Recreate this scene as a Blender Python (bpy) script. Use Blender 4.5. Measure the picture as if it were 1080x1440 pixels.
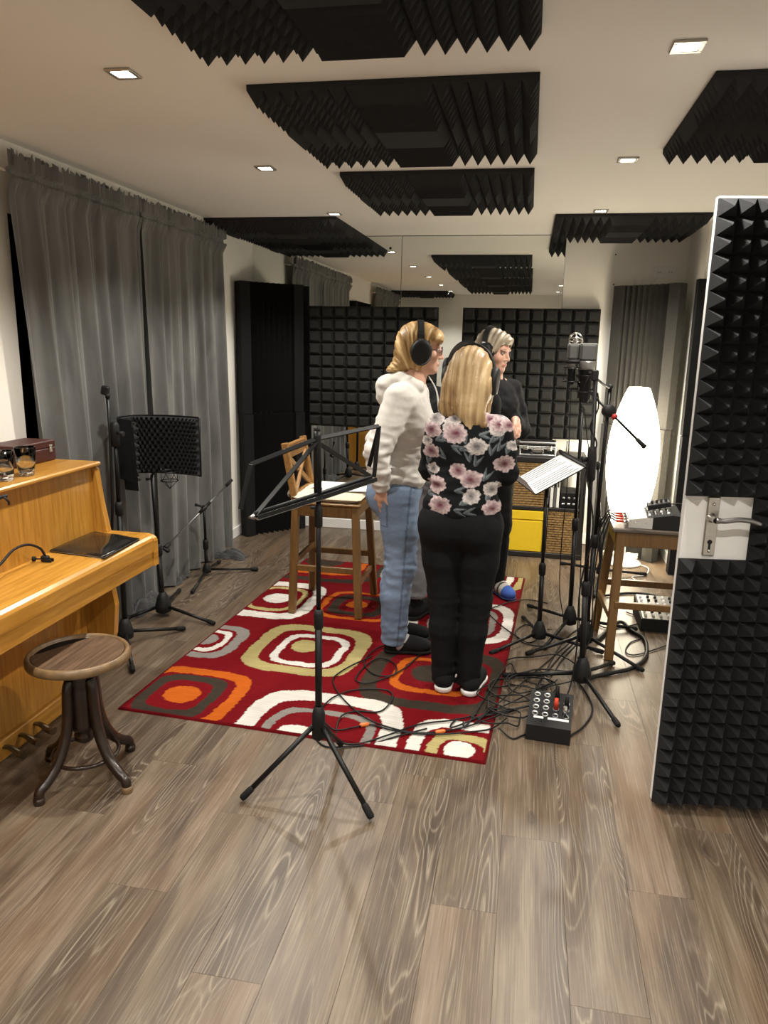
import bpy, math, random
import numpy as np
from mathutils import Vector, Matrix
random.seed(7)
RNG = np.random.RandomState(11)
PI = math.pi
for o in list(bpy.data.objects):
    bpy.data.objects.remove(o)
SC = bpy.context.scene
COL = SC.collection

# ------------------------------------------------------------------ camera
# world: X right along the back wall, Y into the room, Z up, floor at 0
F_PX, PITCH, YAW, ROLL = 1051.1, math.radians(12.858), math.radians(10.56), math.radians(1.133)
CAM = np.array([0.0, 0.0, 1.6])
_fw = np.array([-math.sin(YAW)*math.cos(PITCH), math.cos(YAW)*math.cos(PITCH), -math.sin(PITCH)])
_r = np.array([math.cos(YAW), math.sin(YAW), 0.0])
_u = np.cross(_r, _fw)
_rt = math.cos(ROLL)*_r + math.sin(ROLL)*_u
_up = -math.sin(ROLL)*_r + math.cos(ROLL)*_u
cd = bpy.data.cameras.new('camera')
cam = bpy.data.objects.new('camera', cd)
COL.objects.link(cam)
cd.sensor_fit = 'VERTICAL'
cd.sensor_height = 36.0
cd.lens = F_PX/1440.0*36.0
cd.clip_start = 0.02
cam.matrix_world = Matrix(((_rt[0], _up[0], -_fw[0], CAM[0]), (_rt[1], _up[1], -_fw[1], CAM[1]),
                           (_rt[2], _up[2], -_fw[2], CAM[2]), (0, 0, 0, 1)))
SC.camera = cam

def hit(x, y, ax, val):
    """photo pixel -> point on the plane axis=val (0 X, 1 Y, 2 Z)"""
    d = _rt*((x-540)/F_PX) + _up*(-(y-720)/F_PX) + _fw
    t = (val-CAM[ax])/d[ax]
    return Vector(CAM+t*d)
def FL(x, y, z=0.0): return hit(x, y, 2, z)
def AT(x, y, Y): return hit(x, y, 1, Y)

# ------------------------------------------------------------------ world, exposure
W = bpy.data.worlds.new('World'); SC.world = W; W.use_nodes = True
W.node_tree.nodes['Background'].inputs[0].default_value = (0.02, 0.025, 0.035, 1)
W.node_tree.nodes['Background'].inputs[1].default_value = 0.1
SC.view_settings.view_transform = 'Standard'
SC.view_settings.look = 'None'
SC.view_settings.gamma = 1.0
SC.view_settings.use_curve_mapping = False
SC.view_settings.exposure = 0.92
SPOT_W = 58.0            # each ceiling downlight
LAMP_E = 9.0             # paper floor lamp shade emission
SPOT_COL = (1.0, 0.94, 0.845)

# ------------------------------------------------------------------ room dimensions
H = 2.42        # ceiling
D = 6.18        # mirror / back wall
XL = -2.30      # left wall
XR = 1.50       # right wall of the near part
XA = 1.12       # right wall of the recess beside the mirror
YA = 5.55       # where the right wall steps in
YB = -1.20      # rear wall

# ------------------------------------------------------------------ materials
def nmat(name):
    m = bpy.data.materials.new(name); m.use_nodes = True
    nt = m.node_tree
    return m, nt, nt.nodes['Principled BSDF']
def setp(b, **k):
    for a, v in k.items():
        n = {'rough': 'Roughness', 'metal': 'Metallic', 'spec': 'Specular IOR Level', 'sheen': 'Sheen Weight', 'trans': 'Transmission Weight',
             'ior': 'IOR', 'coat': 'Coat Weight', 'em': 'Emission Strength', 'sheenr': 'Sheen Roughness', 'alpha': 'Alpha'}[a]
        b.inputs[n].default_value = v
def mat(name, c, rough=0.6, var=0.12, scale=20.0, bump=0.0, bscale=200.0, **k):
    """plain surface with slight procedural mottling and optional fine bump"""
    m, nt, b = nmat(name)
    setp(b, rough=rough, **k)
    tc = nt.nodes.new('ShaderNodeTexCoord')
    nz = nt.nodes.new('ShaderNodeTexNoise'); nz.inputs['Scale'].default_value = scale; nz.inputs['Detail'].default_value = 4
    nt.links.new(tc.outputs['Object'], nz.inputs['Vector'])
    rp = nt.nodes.new('ShaderNodeMix'); rp.data_type = 'RGBA'
    rp.inputs[6].default_value = (*[x*(1-var) for x in c], 1)
    rp.inputs[7].default_value = (*[min(1, x*(1+var)) for x in c], 1)
    nt.links.new(nz.outputs['Fac'], rp.inputs[0])
    nt.links.new(rp.outputs[2], b.inputs['Base Color'])
    if bump:
        n2 = nt.nodes.new('ShaderNodeTexNoise'); n2.inputs['Scale'].default_value = bscale; n2.inputs['Detail'].default_value = 2
        nt.links.new(tc.outputs['Object'], n2.inputs['Vector'])
        bp = nt.nodes.new('ShaderNodeBump'); bp.inputs['Strength'].default_value = bump; bp.inputs['Distance'].default_value = 0.003
        nt.links.new(n2.outputs['Fac'], bp.inputs['Height']); nt.links.new(bp.outputs['Normal'], b.inputs['Normal'])
    return m
def vmat(name, rough=0.7, bump=0.0, bscale=300.0, gain=1.0, **k):
    """colour from the mesh attribute 'Col' (printed cloth, hair streaks, skin tones)"""
    m, nt, b = nmat(name)
    setp(b, rough=rough, **k)
    at = nt.nodes.new('ShaderNodeAttribute'); at.attribute_name = 'Col'
    nt.links.new(at.outputs['Color'], b.inputs['Base Color'])
    if bump:
        tc = nt.nodes.new('ShaderNodeTexCoord')
        n2 = nt.nodes.new('ShaderNodeTexNoise'); n2.inputs['Scale'].default_value = bscale; n2.inputs['Detail'].default_value = 3
        nt.links.new(tc.outputs['Object'], n2.inputs['Vector'])
        bp = nt.nodes.new('ShaderNodeBump'); bp.inputs['Strength'].default_value = bump; bp.inputs['Distance'].default_value = 0.004
        nt.links.new(n2.outputs['Fac'], bp.inputs['Height']); nt.links.new(bp.outputs['Normal'], b.inputs['Normal'])
    return m
def wood(name, c1, c2, rough=0.35, along=2, scale=9.0, coat=0.0):
    m, nt, b = nmat(name)
    setp(b, rough=rough, coat=coat)
    tc = nt.nodes.new('ShaderNodeTexCoord'); mp = nt.nodes.new('ShaderNodeMapping')
    s = [scale*3]*3; s[along] = scale*0.22
    mp.inputs['Scale'].default_value = s
    nz = nt.nodes.new('ShaderNodeTexNoise'); nz.inputs['Scale'].default_value = 2.2; nz.inputs['Detail'].default_value = 7; nz.inputs['Distortion'].default_value = 0.6
    nt.links.new(tc.outputs['Object'], mp.inputs['Vector']); nt.links.new(mp.outputs['Vector'], nz.inputs['Vector'])
    cr = nt.nodes.new('ShaderNodeValToRGB')
    cr.color_ramp.elements[0].position = 0.3; cr.color_ramp.elements[1].position = 0.72
    cr.color_ramp.elements[0].color = (*c1, 1); cr.color_ramp.elements[1].color = (*c2, 1)
    nt.links.new(nz.outputs['Fac'], cr.inputs['Fac']); nt.links.new(cr.outputs['Color'], b.inputs['Base Color'])
    bp = nt.nodes.new('ShaderNodeBump'); bp.inputs['Strength'].default_value = 0.12; bp.inputs['Distance'].default_value = 0.002
    nt.links.new(nz.outputs['Fac'], bp.inputs['Height']); nt.links.new(bp.outputs['Normal'], b.inputs['Normal'])
    return m

M = {}
M['wall'] = mat('wall_paint', (0.86, 0.845, 0.79), 0.85, 0.03, 3, 0.08, 350)
M['ceiling'] = mat('ceiling_paint', (0.86, 0.845, 0.80), 0.9, 0.02, 2, 0.05, 300)
M['white'] = mat('white_gloss_paint', (0.82, 0.82, 0.81), 0.35, 0.03, 6)
M['foam'] = mat('charcoal_foam', (0.0125, 0.0127, 0.0133), 0.95, 0.22, 60, 0.35, 900, spec=0.15)
M['foam_lit'] = mat('lamplit_foam', (0.052, 0.050, 0.046), 0.95, 0.2, 60, 0.35, 900, spec=0.15)  # charcoal trap foam again, with the floor lamp's light put into the colour
M['black'] = mat('black_powder_coat', (0.0050, 0.0050, 0.0055), 0.42, 0.2, 40, 0.05, 800, spec=0.32)
M['blackmatte'] = mat('black_plastic', (0.0065, 0.0065, 0.007), 0.6, 0.2, 40, spec=0.35)
M['rubber'] = mat('black_rubber', (0.006, 0.006, 0.006), 0.8, 0.25, 40, spec=0.3)
M['cable'] = mat('cable_jacket', (0.005, 0.005, 0.0055), 0.5, 0.2, 30, spec=0.3)
M['chrome'] = mat('chrome', (0.75, 0.75, 0.76), 0.16, 0.05, 30, metal=1.0)
M['nickel'] = mat('brushed_nickel', (0.50, 0.48, 0.45), 0.36, 0.08, 60, metal=1.0)
M['steel'] = mat('grey_steel', (0.30, 0.30, 0.31), 0.35, 0.1, 60, metal=1.0)
M['alu'] = mat('aluminium_trim', (0.70, 0.70, 0.70), 0.3, 0.06, 60, metal=1.0)
M['brass'] = mat('aged_brass', (0.55, 0.42, 0.20), 0.3, 0.15, 50, metal=1.0)
M['piano'] = wood('honey_oak_veneer', (0.33, 0.145, 0.018), (0.52, 0.255, 0.042), 0.28, 2, 9, coat=0.25)
M['piano_y'] = wood('honey_oak_long', (0.36, 0.16, 0.020), (0.55, 0.275, 0.046), 0.28, 1, 9, coat=0.25)
M['chairwood'] = wood('antique_stain_pine', (0.115, 0.058, 0.016), (0.19, 0.098, 0.030), 0.38, 2, 10)
M['chairwood_lit'] = wood('antique_stain_pine_lit', (0.19, 0.095, 0.026), (0.31, 0.16, 0.050), 0.38, 1, 10)  # same stain made paler: light on the backrest put into the colour
M['darkwood'] = wood('dark_bentwood', (0.008, 0.004, 0.0025), (0.024, 0.011, 0.006), 0.3, 2, 12, coat=0.2)
M['stoolrim'] = mat('worn_stool_rim', (0.17, 0.105, 0.05), 0.4, 0.65, 26)
M['stoolseat'] = wood('worn_plywood_seat', (0.055, 0.03, 0.016), (0.14, 0.085, 0.05), 0.45, 1, 12)
M['cushion'] = mat('cream_cotton', (0.64, 0.57, 0.43), 0.9, 0.08, 30, 0.3, 700, sheen=0.2)
M['paper'] = mat('white_paper', (0.80, 0.80, 0.78), 0.8, 0.03, 10)
M['ink'] = mat('printed_ink', (0.10, 0.10, 0.11), 0.8, 0.1, 50)
M['orangeplug'] = mat('orange_connector', (0.62, 0.16, 0.03), 0.45, 0.1, 40)
M['redplug'] = mat('red_connector', (0.60, 0.05, 0.02), 0.45, 0.1, 40)
M['red'] = mat('red_plastic', (0.40, 0.01, 0.012), 0.5, 0.1, 40)
M['yellow'] = mat('yellow_fabric_box', (0.80, 0.56, 0.012), 0.75, 0.06, 40, 0.2, 600)
M['wicker'] = None
M['shelf'] = mat('black_brown_veneer', (0.016, 0.014, 0.013), 0.42, 0.2, 30)
M['caseblack'] = mat('black_case_skin', (0.013, 0.013, 0.013), 0.5, 0.2, 90, 0.2, 600)
M['oxblood'] = mat('oxblood_leatherette', (0.050, 0.010, 0.008), 0.45, 0.25, 60, 0.15, 400)
M['gloss'] = mat('glossy_black_sleeve', (0.012, 0.011, 0.010), 0.12, 0.2, 8)
M['night'] = mat('night_window', (0.004, 0.004, 0.005), 0.15, 0.1, 5)
M['micgrey'] = mat('microphone_grille', (0.085, 0.084, 0.080), 0.55, 0.15, 300, 0.5, 1500, metal=0.3)
M['micsilver'] = mat('satin_silver', (0.27, 0.268, 0.26), 0.4, 0.06, 60, metal=0.8)
M['blue'] = mat('blue_anodised', (0.10, 0.11, 0.26), 0.4, 0.1, 40, metal=0.5)
M['cloth'] = mat('black_cloth_heap', (0.016, 0.016, 0.018), 0.7, 0.3, 40, 0.3, 300, sheen=0.3)
M['grate'] = mat('grey_felt', (0.10, 0.10, 0.10), 0.9, 0.1, 90)
def glassmat():
    m, nt, b = nmat('clear_glass')
    setp(b, rough=0.0, trans=1.0, ior=1.45)
    b.inputs['Base Color'].default_value = (0.98, 0.99, 0.99, 1)
    return m
M['glass'] = glassmat()
def water():
    m, nt, b = nmat('water'); setp(b, rough=0.0, trans=1.0, ior=1.33); return m
M['water'] = water()
def mirror():
    m, nt, b = nmat('silvered_mirror')
    setp(b, rough=0.0, metal=1.0)
    nz = nt.nodes.new('ShaderNodeTexNoise'); nz.inputs['Scale'].default_value = 0.6
    mx = nt.nodes.new('ShaderNodeMix'); mx.data_type = 'RGBA'
    mx.inputs[6].default_value = (0.80, 0.82, 0.79, 1); mx.inputs[7].default_value = (0.82, 0.84, 0.81, 1)
    nt.links.new(nz.outputs['Fac'], mx.inputs[0]); nt.links.new(mx.outputs[2], b.inputs['Base Color'])
    return m
M['mirror'] = mirror()
def emis(name, c, e):
    m, nt, b = nmat(name)
    b.inputs['Base Color'].default_value = (0.8, 0.78, 0.72, 1)
    b.inputs['Emission Color'].default_value = (*c, 1); setp(b, em=e, rough=0.7)
    return m
M['bulb'] = emis('downlight_led', (1.0, 0.93, 0.80), 40.0)
M['lampshade'] = emis('lit_paper_shade', (1.0, 0.88, 0.67), LAMP_E)
def velvet():
    m, nt, b = nmat('grey_velvet')
    setp(b, rough=0.8, sheen=0.22, sheenr=0.5)
    tc = nt.nodes.new('ShaderNodeTexCoord'); mp = nt.nodes.new('ShaderNodeMapping'); mp.inputs['Scale'].default_value = (3, 3, 0.8)
    nz = nt.nodes.new('ShaderNodeTexNoise'); nz.inputs['Scale'].default_value = 2.5; nz.inputs['Detail'].default_value = 6; nz.inputs['Distortion'].default_value = 0.8
    nt.links.new(tc.outputs['Object'], mp.inputs['Vector']); nt.links.new(mp.outputs['Vector'], nz.inputs['Vector'])
    cr = nt.nodes.new('ShaderNodeValToRGB')
    cr.color_ramp.elements[0].position = 0.3; cr.color_ramp.elements[1].position = 0.75
    cr.color_ramp.elements[0].color = (0.082, 0.083, 0.082, 1); cr.color_ramp.elements[1].color = (0.165, 0.165, 0.161, 1)
    nt.links.new(nz.outputs['Fac'], cr.inputs['Fac']); nt.links.new(cr.outputs['Color'], b.inputs['Base Color'])
    n2 = nt.nodes.new('ShaderNodeTexNoise'); n2.inputs['Scale'].default_value = 500
    bp = nt.nodes.new('ShaderNodeBump'); bp.inputs['Strength'].default_value = 0.15; bp.inputs['Distance'].default_value = 0.002
    nt.links.new(tc.outputs['Object'], n2.inputs['Vector']); nt.links.new(n2.outputs['Fac'], bp.inputs['Height']); nt.links.new(bp.outputs['Normal'], b.inputs['Normal'])
    return m
M['velvet'] = velvet()
def wickermat():
    m, nt, b = nmat('woven_banana_fibre')
    setp(b, rough=0.7)
    tc = nt.nodes.new('ShaderNodeTexCoord')
    nz = nt.nodes.new('ShaderNodeTexNoise'); nz.inputs['Scale'].default_value = 60; nz.inputs['Detail'].default_value = 4
    nt.links.new(tc.outputs['Object'], nz.inputs['Vector'])
    cr = nt.nodes.new('ShaderNodeValToRGB')
    cr.color_ramp.elements[0].color = (0.17, 0.095, 0.03, 1); cr.color_ramp.elements[1].color = (0.42, 0.27, 0.11, 1)
    cr.color_ramp.elements[0].position = 0.3; cr.color_ramp.elements[1].position = 0.7
    nt.links.new(nz.outputs['Fac'], cr.inputs['Fac']); nt.links.new(cr.outputs['Color'], b.inputs['Base Color'])
    return m
M['wicker'] = wickermat()
def floormat():
    m, nt, b = nmat('limed_oak_laminate')
    N = nt.nodes.new; L = nt.links.new
    tc = N('ShaderNodeTexCoord'); oi = N('ShaderNodeObjectInfo')
    off = N('ShaderNodeVectorMath'); off.operation = 'SCALE'; off.inputs[0].default_value = (37.0, 61.0, 13.0); L(oi.outputs['Random'], off.inputs[3])
    add = N('ShaderNodeVectorMath'); L(tc.outputs['Object'], add.inputs[0]); L(off.outputs[0], add.inputs[1])
    def noise(sc, mapping, detail=4, dist=0.0, rough=0.5):
        mp = N('ShaderNodeMapping'); mp.inputs['Scale'].default_value = mapping; L(add.outputs[0], mp.inputs['Vector'])
        n = N('ShaderNodeTexNoise'); n.inputs['Scale'].default_value = sc; n.inputs['Detail'].default_value = detail
        n.inputs['Distortion'].default_value = dist; n.inputs['Roughness'].default_value = rough
        L(mp.outputs[0], n.inputs['Vector']); return n.outputs['Fac']
    def math_(op, a, bb=None, c=None):
        n = N('ShaderNodeMath'); n.operation = op
        for i, v in enumerate((a, bb, c)):
            if v is None: continue
            if isinstance(v, (int, float)): n.inputs[i].default_value = v
            else: L(v, n.inputs[i])
        return n.outputs[0]
    def mix(f, a, c, blend='MIX'):
        n = N('ShaderNodeMix'); n.data_type = 'RGBA'; n.blend_type = blend
        for i, v in ((0, f), (6, a), (7, c)):
            if isinstance(v, (int, float)): n.inputs[i].default_value = v
            elif isinstance(v, tuple): n.inputs[i].default_value = (*v, 1)
            else: L(v, n.inputs[i])
        return n.outputs[2]
    def ramp(f, stops):
        n = N('ShaderNodeValToRGB'); L(f, n.inputs['Fac']); e = n.color_ramp.elements
        while len(e) < len(stops): e.new(0.5)
        for i, (p, c) in enumerate(stops): e[i].position = p; e[i].color = (*c, 1)
        return n.outputs['Color']
    # knots first: they bend the growth rings around them
    vo = N('ShaderNodeTexVoronoi'); vo.inputs['Scale'].default_value = 1.0
    mp = N('ShaderNodeMapping'); mp.inputs['Scale'].default_value = (4.6, 1.7, 1); L(add.outputs[0], mp.inputs['Vector']); L(mp.outputs[0], vo.inputs['Vector'])
    kd = vo.outputs['Distance']
    bend = math_('POWER', math_('MAXIMUM', math_('SUBTRACT', 1.0, math_('MULTIPLY', kd, 2.4)), 0.0), 2.0)
    big = math_('MULTIPLY_ADD', bend, -0.16, noise(1.0, (6.5, 0.8, 1), 1.5, 0.25))   # broad cathedral field, long along the plank
    blot = noise(1.0, (9.0, 1.3, 1), 5, 0.8, 0.6)      # patches of grey and brown
    fib = noise(1.0, (240, 3.6, 1), 3)                 # fine fibre
    fib2 = noise(1.0, (50, 1.2, 1), 3, 0.3)
    warm = noise(1.0, (5.0, 0.9, 1), 2, 0.3)
    base = ramp(blot, [(0.28, (0.046, 0.032, 0.022)), (0.44, (0.090, 0.062, 0.041)), (0.57, (0.142, 0.104, 0.071)), (0.74, (0.205, 0.160, 0.115))])
    base = mix(math_('MULTIPLY', math_('MAXIMUM', math_('SUBTRACT', warm, 0.48), 0.0), 2.6), base, (0.135, 0.082, 0.045))
    tint = math_('MULTIPLY_ADD', oi.outputs['Random'], 0.24, 0.86)
    cb = N('ShaderNodeCombineColor'); L(tint, cb.inputs[0]); L(tint, cb.inputs[1]); L(math_('MULTIPLY_ADD', oi.outputs['Random'], 0.28, 0.83), cb.inputs[2])
    base = mix(1.0, base, cb.outputs[0], 'MULTIPLY')
    # growth rings: dark bands with limed pores on thin lines
    ph = math_('MULTIPLY_ADD', fib2, 0.022, big)
    fr = math_('FRACT', math_('MULTIPLY', ph, 30.0))
    ring = math_('ABSOLUTE', math_('SUBTRACT', fr, 0.5))
    line = math_('MAXIMUM', math_('SUBTRACT', 1.0, math_('MULTIPLY', ring, 6.0)), 0.0)
    where = math_('MINIMUM', math_('MAXIMUM', math_('MULTIPLY', math_('SUBTRACT', 0.50, big), 9.0), 0.0), 1.0)
    base = mix(math_('MULTIPLY', where, math_('MULTIPLY_ADD', ring, 0.9, 0.15)), base, (0.050, 0.035, 0.025))
    base = mix(math_('MULTIPLY', math_('MULTIPLY', line, where), math_('MULTIPLY_ADD', fib, 1.3, -0.08)), base, (0.29, 0.242, 0.185))
    fl = math_('MULTIPLY', math_('MAXIMUM', math_('SUBTRACT', fib, 0.53), 0.0), 2.6)
    base = mix(math_('MINIMUM', fl, 0.45), base, (0.27, 0.225, 0.17))
    fd = math_('MULTIPLY', math_('MAXIMUM', math_('SUBTRACT', 0.45, fib), 0.0), 2.6)
    base = mix(math_('MINIMUM', fd, 0.45), base, (0.040, 0.028, 0.020))
    kn = math_('MAXIMUM', math_('SUBTRACT', 1.0, math_('MULTIPLY', kd, 9.0)), 0.0)
    base = mix(math_('MULTIPLY', kn, 0.9), base, (0.030, 0.021, 0.016))
    L(base, b.inputs['Base Color'])
    L(math_('MULTIPLY_ADD', fib, 0.18, 0.30), b.inputs['Roughness'])
    bp = N('ShaderNodeBump'); bp.inputs['Strength'].default_value = 0.10; bp.inputs['Distance'].default_value = 0.001
    L(fib, bp.inputs['Height']); L(bp.outputs['Normal'], b.inputs['Normal'])
    return m
M['floor'] = floormat()

# ------------------------------------------------------------------ mesh helpers
def tag(o, label=None, cat=None, group=None, kind=None):
    for k, v in (('label', label), ('category', cat), ('group', group), ('kind', kind)):
        if v: o[k] = v
    return o
def empty(name, loc=(0, 0, 0), rz=0.0, label=None, cat=None, group=None, kind=None):
    o = bpy.data.objects.new(name, None); COL.objects.link(o)
    o.location = loc; o.rotation_euler = (0, 0, rz); o.empty_display_size = 0.05
    return tag(o, label, cat, group, kind)
def link(name, me, m, parent=None, smooth=False):
    if m is not None and not me.materials: me.materials.append(m)
    if smooth: me.polygons.foreach_set('use_smooth', [True]*len(me.polygons))
    o = bpy.data.objects.new(name, me); COL.objects.link(o)
    if parent is not None:
        o.parent = parent
        bpy_inv(o, parent)
    return o
def bpy_inv(o, parent):
    """meshes are written in world coordinates: keep them there under the parent"""
    mats = Matrix.Identity(4); p = parent
    chain = []
    while p is not None: chain.append(p); p = p.parent
    for q in reversed(chain):
        mats = mats @ q.matrix_parent_inverse @ Matrix.LocRotScale(q.location, q.rotation_euler.to_quaternion(), q.scale)
    o.matrix_parent_inverse = mats.inverted()

class MB:
    def __init__(s): s.v = []; s.f = []; s.sm = []
    def add(s, vs, fs, smooth=False):
        n = len(s.v); s.v += [tuple(v) for v in vs]
        s.f += [tuple(i+n for i in f) for f in fs]; s.sm += [smooth]*len(fs); return s
    def box(s, c, d, rot=None, bev=0.0):
        hx, hy, hz = d[0]/2, d[1]/2, d[2]/2
        if bev > 0:
            b = min(bev, hx*0.9, hy*0.9, hz*0.9); vs = []
            for sx in (-1, 1):
                for sy in (-1, 1):
                    for sz in (-1, 1):
                        vs += [(sx*(hx-b), sy*(hy-b), sz*hz), (sx*(hx-b), sy*hy, sz*(hz-b)), (sx*hx, sy*(hy-b), sz*(hz-b))]
            ix = lambda a, b2, c2, k: ((a*2+b2)*2+c2)*3+k
            fs = []
            fs += [(ix(0,0,0,0), ix(0,1,0,0), ix(1,1,0,0), ix(1,0,0,0)), (ix(0,0,1,0), ix(1,0,1,0), ix(1,1,1,0), ix(0,1,1,0))]
            fs += [(ix(0,0,0,1), ix(1,0,0,1), ix(1,0,1,1), ix(0,0,1,1)), (ix(0,1,0,1), ix(0,1,1,1), ix(1,1,1,1), ix(1,1,0,1))]
            fs += [(ix(0,0,0,2), ix(0,0,1,2), ix(0,1,1,2), ix(0,1,0,2)), (ix(1,0,0,2), ix(1,1,0,2), ix(1,1,1,2), ix(1,0,1,2))]
            for a in (0, 1):
                for g_ in (0, 1):
                    fs.append((ix(0,a,g_,0), ix(1,a,g_,0), ix(1,a,g_,1), ix(0,a,g_,1)))
                    fs.append((ix(a,0,g_,0), ix(a,1,g_,0), ix(a,1,g_,2), ix(a,0,g_,2)))
                    fs.append((ix(a,g_,0,1), ix(a,g_,1,1), ix(a,g_,1,2), ix(a,g_,0,2)))
                    for e in (0, 1): fs.append((ix(a,g_,e,0), ix(a,g_,e,1), ix(a,g_,e,2)))
        else:
            vs = [(x*hx, y*hy, z*hz) for x in (-1, 1) for y in (-1, 1) for z in (-1, 1)]
            fs = [(0,1,3,2), (4,6,7,5), (0,4,5,1), (2,3,7,6), (0,2,6,4), (1,5,7,3)]
        C0 = Vector(c)
        vs = [C0 + (rot @ Vector(v) if rot is not None else Vector(v)) for v in vs]
        return s.add(vs, fs)
    def bar(s, a, b, w, t, up=(0, 0, 1), bev=0.0):
        """rectangular bar from a to b; w across, t along 'up'"""
        a, b = Vector(a), Vector(b); d = b-a; z = d.normalized(); u = Vector(up)
        x = u.cross(z)
        if x.length < 1e-5: x = Vector((1, 0, 0)).cross(z)
        x.normalize(); y = z.cross(x)
        R = Matrix((x, y, z)).transposed()
        return s.box((a+b)/2, (w, t, d.length), R, bev)
    def tube(s, pts, r, n=8, cap=True, closed=False):
        pts = [Vector(p) for p in pts]
        if not hasattr(r, '__len__'): r = [r]*len(pts)
        m = len(pts); T = []
        for i in range(m):
            if closed: t = pts[(i+1) % m]-pts[i-1]
            else: t = pts[min(i+1, m-1)]-pts[max(i-1, 0)]
            T.append(t.normalized() if t.length > 1e-9 else Vector((0, 0, 1)))
        ref = Vector((0, 0, 1)) if abs(T[0].z) < 0.9 else Vector((1, 0, 0))
        nx = T[0].cross(ref).normalized(); vs = []; fs = []
        for i in range(m):
            nx = (nx-T[i]*nx.dot(T[i]))
            nx = nx.normalized() if nx.length > 1e-6 else T[i].orthogonal().normalized()
            ny = T[i].cross(nx)
            for k in range(n):
                a = 2*PI*k/n; vs.append(pts[i]+(nx*math.cos(a)+ny*math.sin(a))*r[i])
        rng = m if closed else m-1
        for i in range(rng):
            j = (i+1) % m
            for k in range(n):
                k2 = (k+1) % n; fs.append((i*n+k, i*n+k2, j*n+k2, j*n+k))
        s.add(vs, fs, True)
        if cap and not closed:
            b0 = len(s.v)-len(vs)
            s.f.append(tuple(b0+k for k in reversed(range(n)))); s.sm.append(False)
            s.f.append(tuple(b0+(m-1)*n+k for k in range(n))); s.sm.append(False)
        return s
    def cyl(s, a, b, r1, r2=None, n=16): return s.tube([a, b], [r1, r1 if r2 is None else r2], n)
    def lathe(s, prof, c, n=24, axis=None, smooth=True):
        """prof: (radius, height) along axis (default Z) from point c"""
        R = Matrix.Identity(3) if axis is None else Vector((0, 0, 1)).rotation_difference(Vector(axis)).to_matrix()
        c = Vector(c); vs = []; fs = []
        for (r, h) in prof:
            for k in range(n):
                a = 2*PI*k/n; vs.append(c+R @ Vector((max(r, 1e-5)*math.cos(a), max(r, 1e-5)*math.sin(a), h)))
        for i in range(len(prof)-1):
            for k in range(n):
                k2 = (k+1) % n; fs.append((i*n+k, i*n+k2, (i+1)*n+k2, (i+1)*n+k))
        return s.add(vs, fs, smooth)
    def prism(s, poly, a0, a1, fn):
        """extrude polygon [(p,q)] between a0 and a1; fn(p,q,a)->xyz"""
        n = len(poly); vs = [fn(p, q, a0) for p, q in poly]+[fn(p, q, a1) for p, q in poly]
        fs = [tuple(range(n))[::-1], tuple(range(n, 2*n))]+[(i, (i+1) % n, n+(i+1) % n, n+i) for i in range(n)]
        return s.add(vs, fs)
    def sphere(s, c, r, n=12, m=8):
        if not hasattr(r, '__len__'): r = (r, r, r)
        c = Vector(c); vs = []; fs = []
        for i in range(m+1):
            t = PI*i/m
            for k in range(n):
                a = 2*PI*k/n; vs.append(c+Vector((r[0]*math.sin(t)*math.cos(a), r[1]*math.sin(t)*math.sin(a), r[2]*math.cos(t))))
        for i in range(m):
            for k in range(n):
                k2 = (k+1) % n; fs.append((i*n+k, (i+1)*n+k, (i+1)*n+k2, i*n+k2))
        return s.add(vs, fs, True)
    def mesh(s, name):
        me = bpy.data.meshes.new(name); me.from_pydata(s.v, [], s.f)
        me.polygons.foreach_set('use_smooth', s.sm); me.update(); return me
    def build(s, name, m, parent=None): return link(name, s.mesh(name), m, parent)

def spline(pts, k=8, closed=False):
    """Catmull-Rom through the points"""
    P = [Vector(p) for p in pts]; out = []; n = len(P)
    rng = n if closed else n-1
    for i in range(rng):
        if closed: a, b, c, d = P[i-1], P[i], P[(i+1) % n], P[(i+2) % n]
        else: a, b, c, d = P[max(i-1, 0)], P[i], P[i+1], P[min(i+2, n-1)]
        for j in range(k):
            t = j/k
            out.append(0.5*((2*b)+(c-a)*t+(2*a-5*b+4*c-d)*t*t+(3*b-a-3*c+d)*t**3))
    if not closed: out.append(P[-1])
    return out
def arr_mesh(name, V, Fq, cols=None, smooth=True):
    me = bpy.data.meshes.new(name)
    V = np.asarray(V, np.float32); Fq = np.asarray(Fq, np.int32)
    k = Fq.shape[1]
    me.vertices.add(len(V)); me.vertices.foreach_set('co', V.ravel())
    me.loops.add(Fq.size); me.loops.foreach_set('vertex_index', Fq.ravel())
    me.polygons.add(len(Fq)); me.polygons.foreach_set('loop_start', np.arange(0, Fq.size, k, dtype=np.int32))
    try: me.polygons.foreach_set('loop_total', np.full(len(Fq), k, np.int32))
    except Exception: pass
    me.update(calc_edges=True)
    if smooth: me.polygons.foreach_set('use_smooth', np.ones(len(Fq), bool))
    if cols is not None:
        at = me.color_attributes.new('Col', 'FLOAT_COLOR', 'POINT')
        c4 = np.ones((len(V), 4), np.float32); c4[:, :3] = cols
        at.data.foreach_set('color', c4.ravel())
    return me
def grid_faces(nu, nv):
    i = np.arange(nu-1)[:, None]*nv+np.arange(nv-1)[None, :]
    return np.stack([i, i+nv, i+nv+1, i+1], -1).reshape(-1, 4)
def snoise(P, freq, seed, n=6):
    """cheap smooth noise in -1..1: summed sines in random directions"""
    rs = np.random.RandomState(seed); out = np.zeros(len(P))
    fr = np.asarray(freq, float)*np.ones(3)
    for _ in range(n):
        k = rs.normal(size=3); k /= np.linalg.norm(k); out += np.sin(P @ (k*fr*rs.uniform(0.6, 1.5))+rs.uniform(0, 6.28))
    return out/n*1.4
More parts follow.
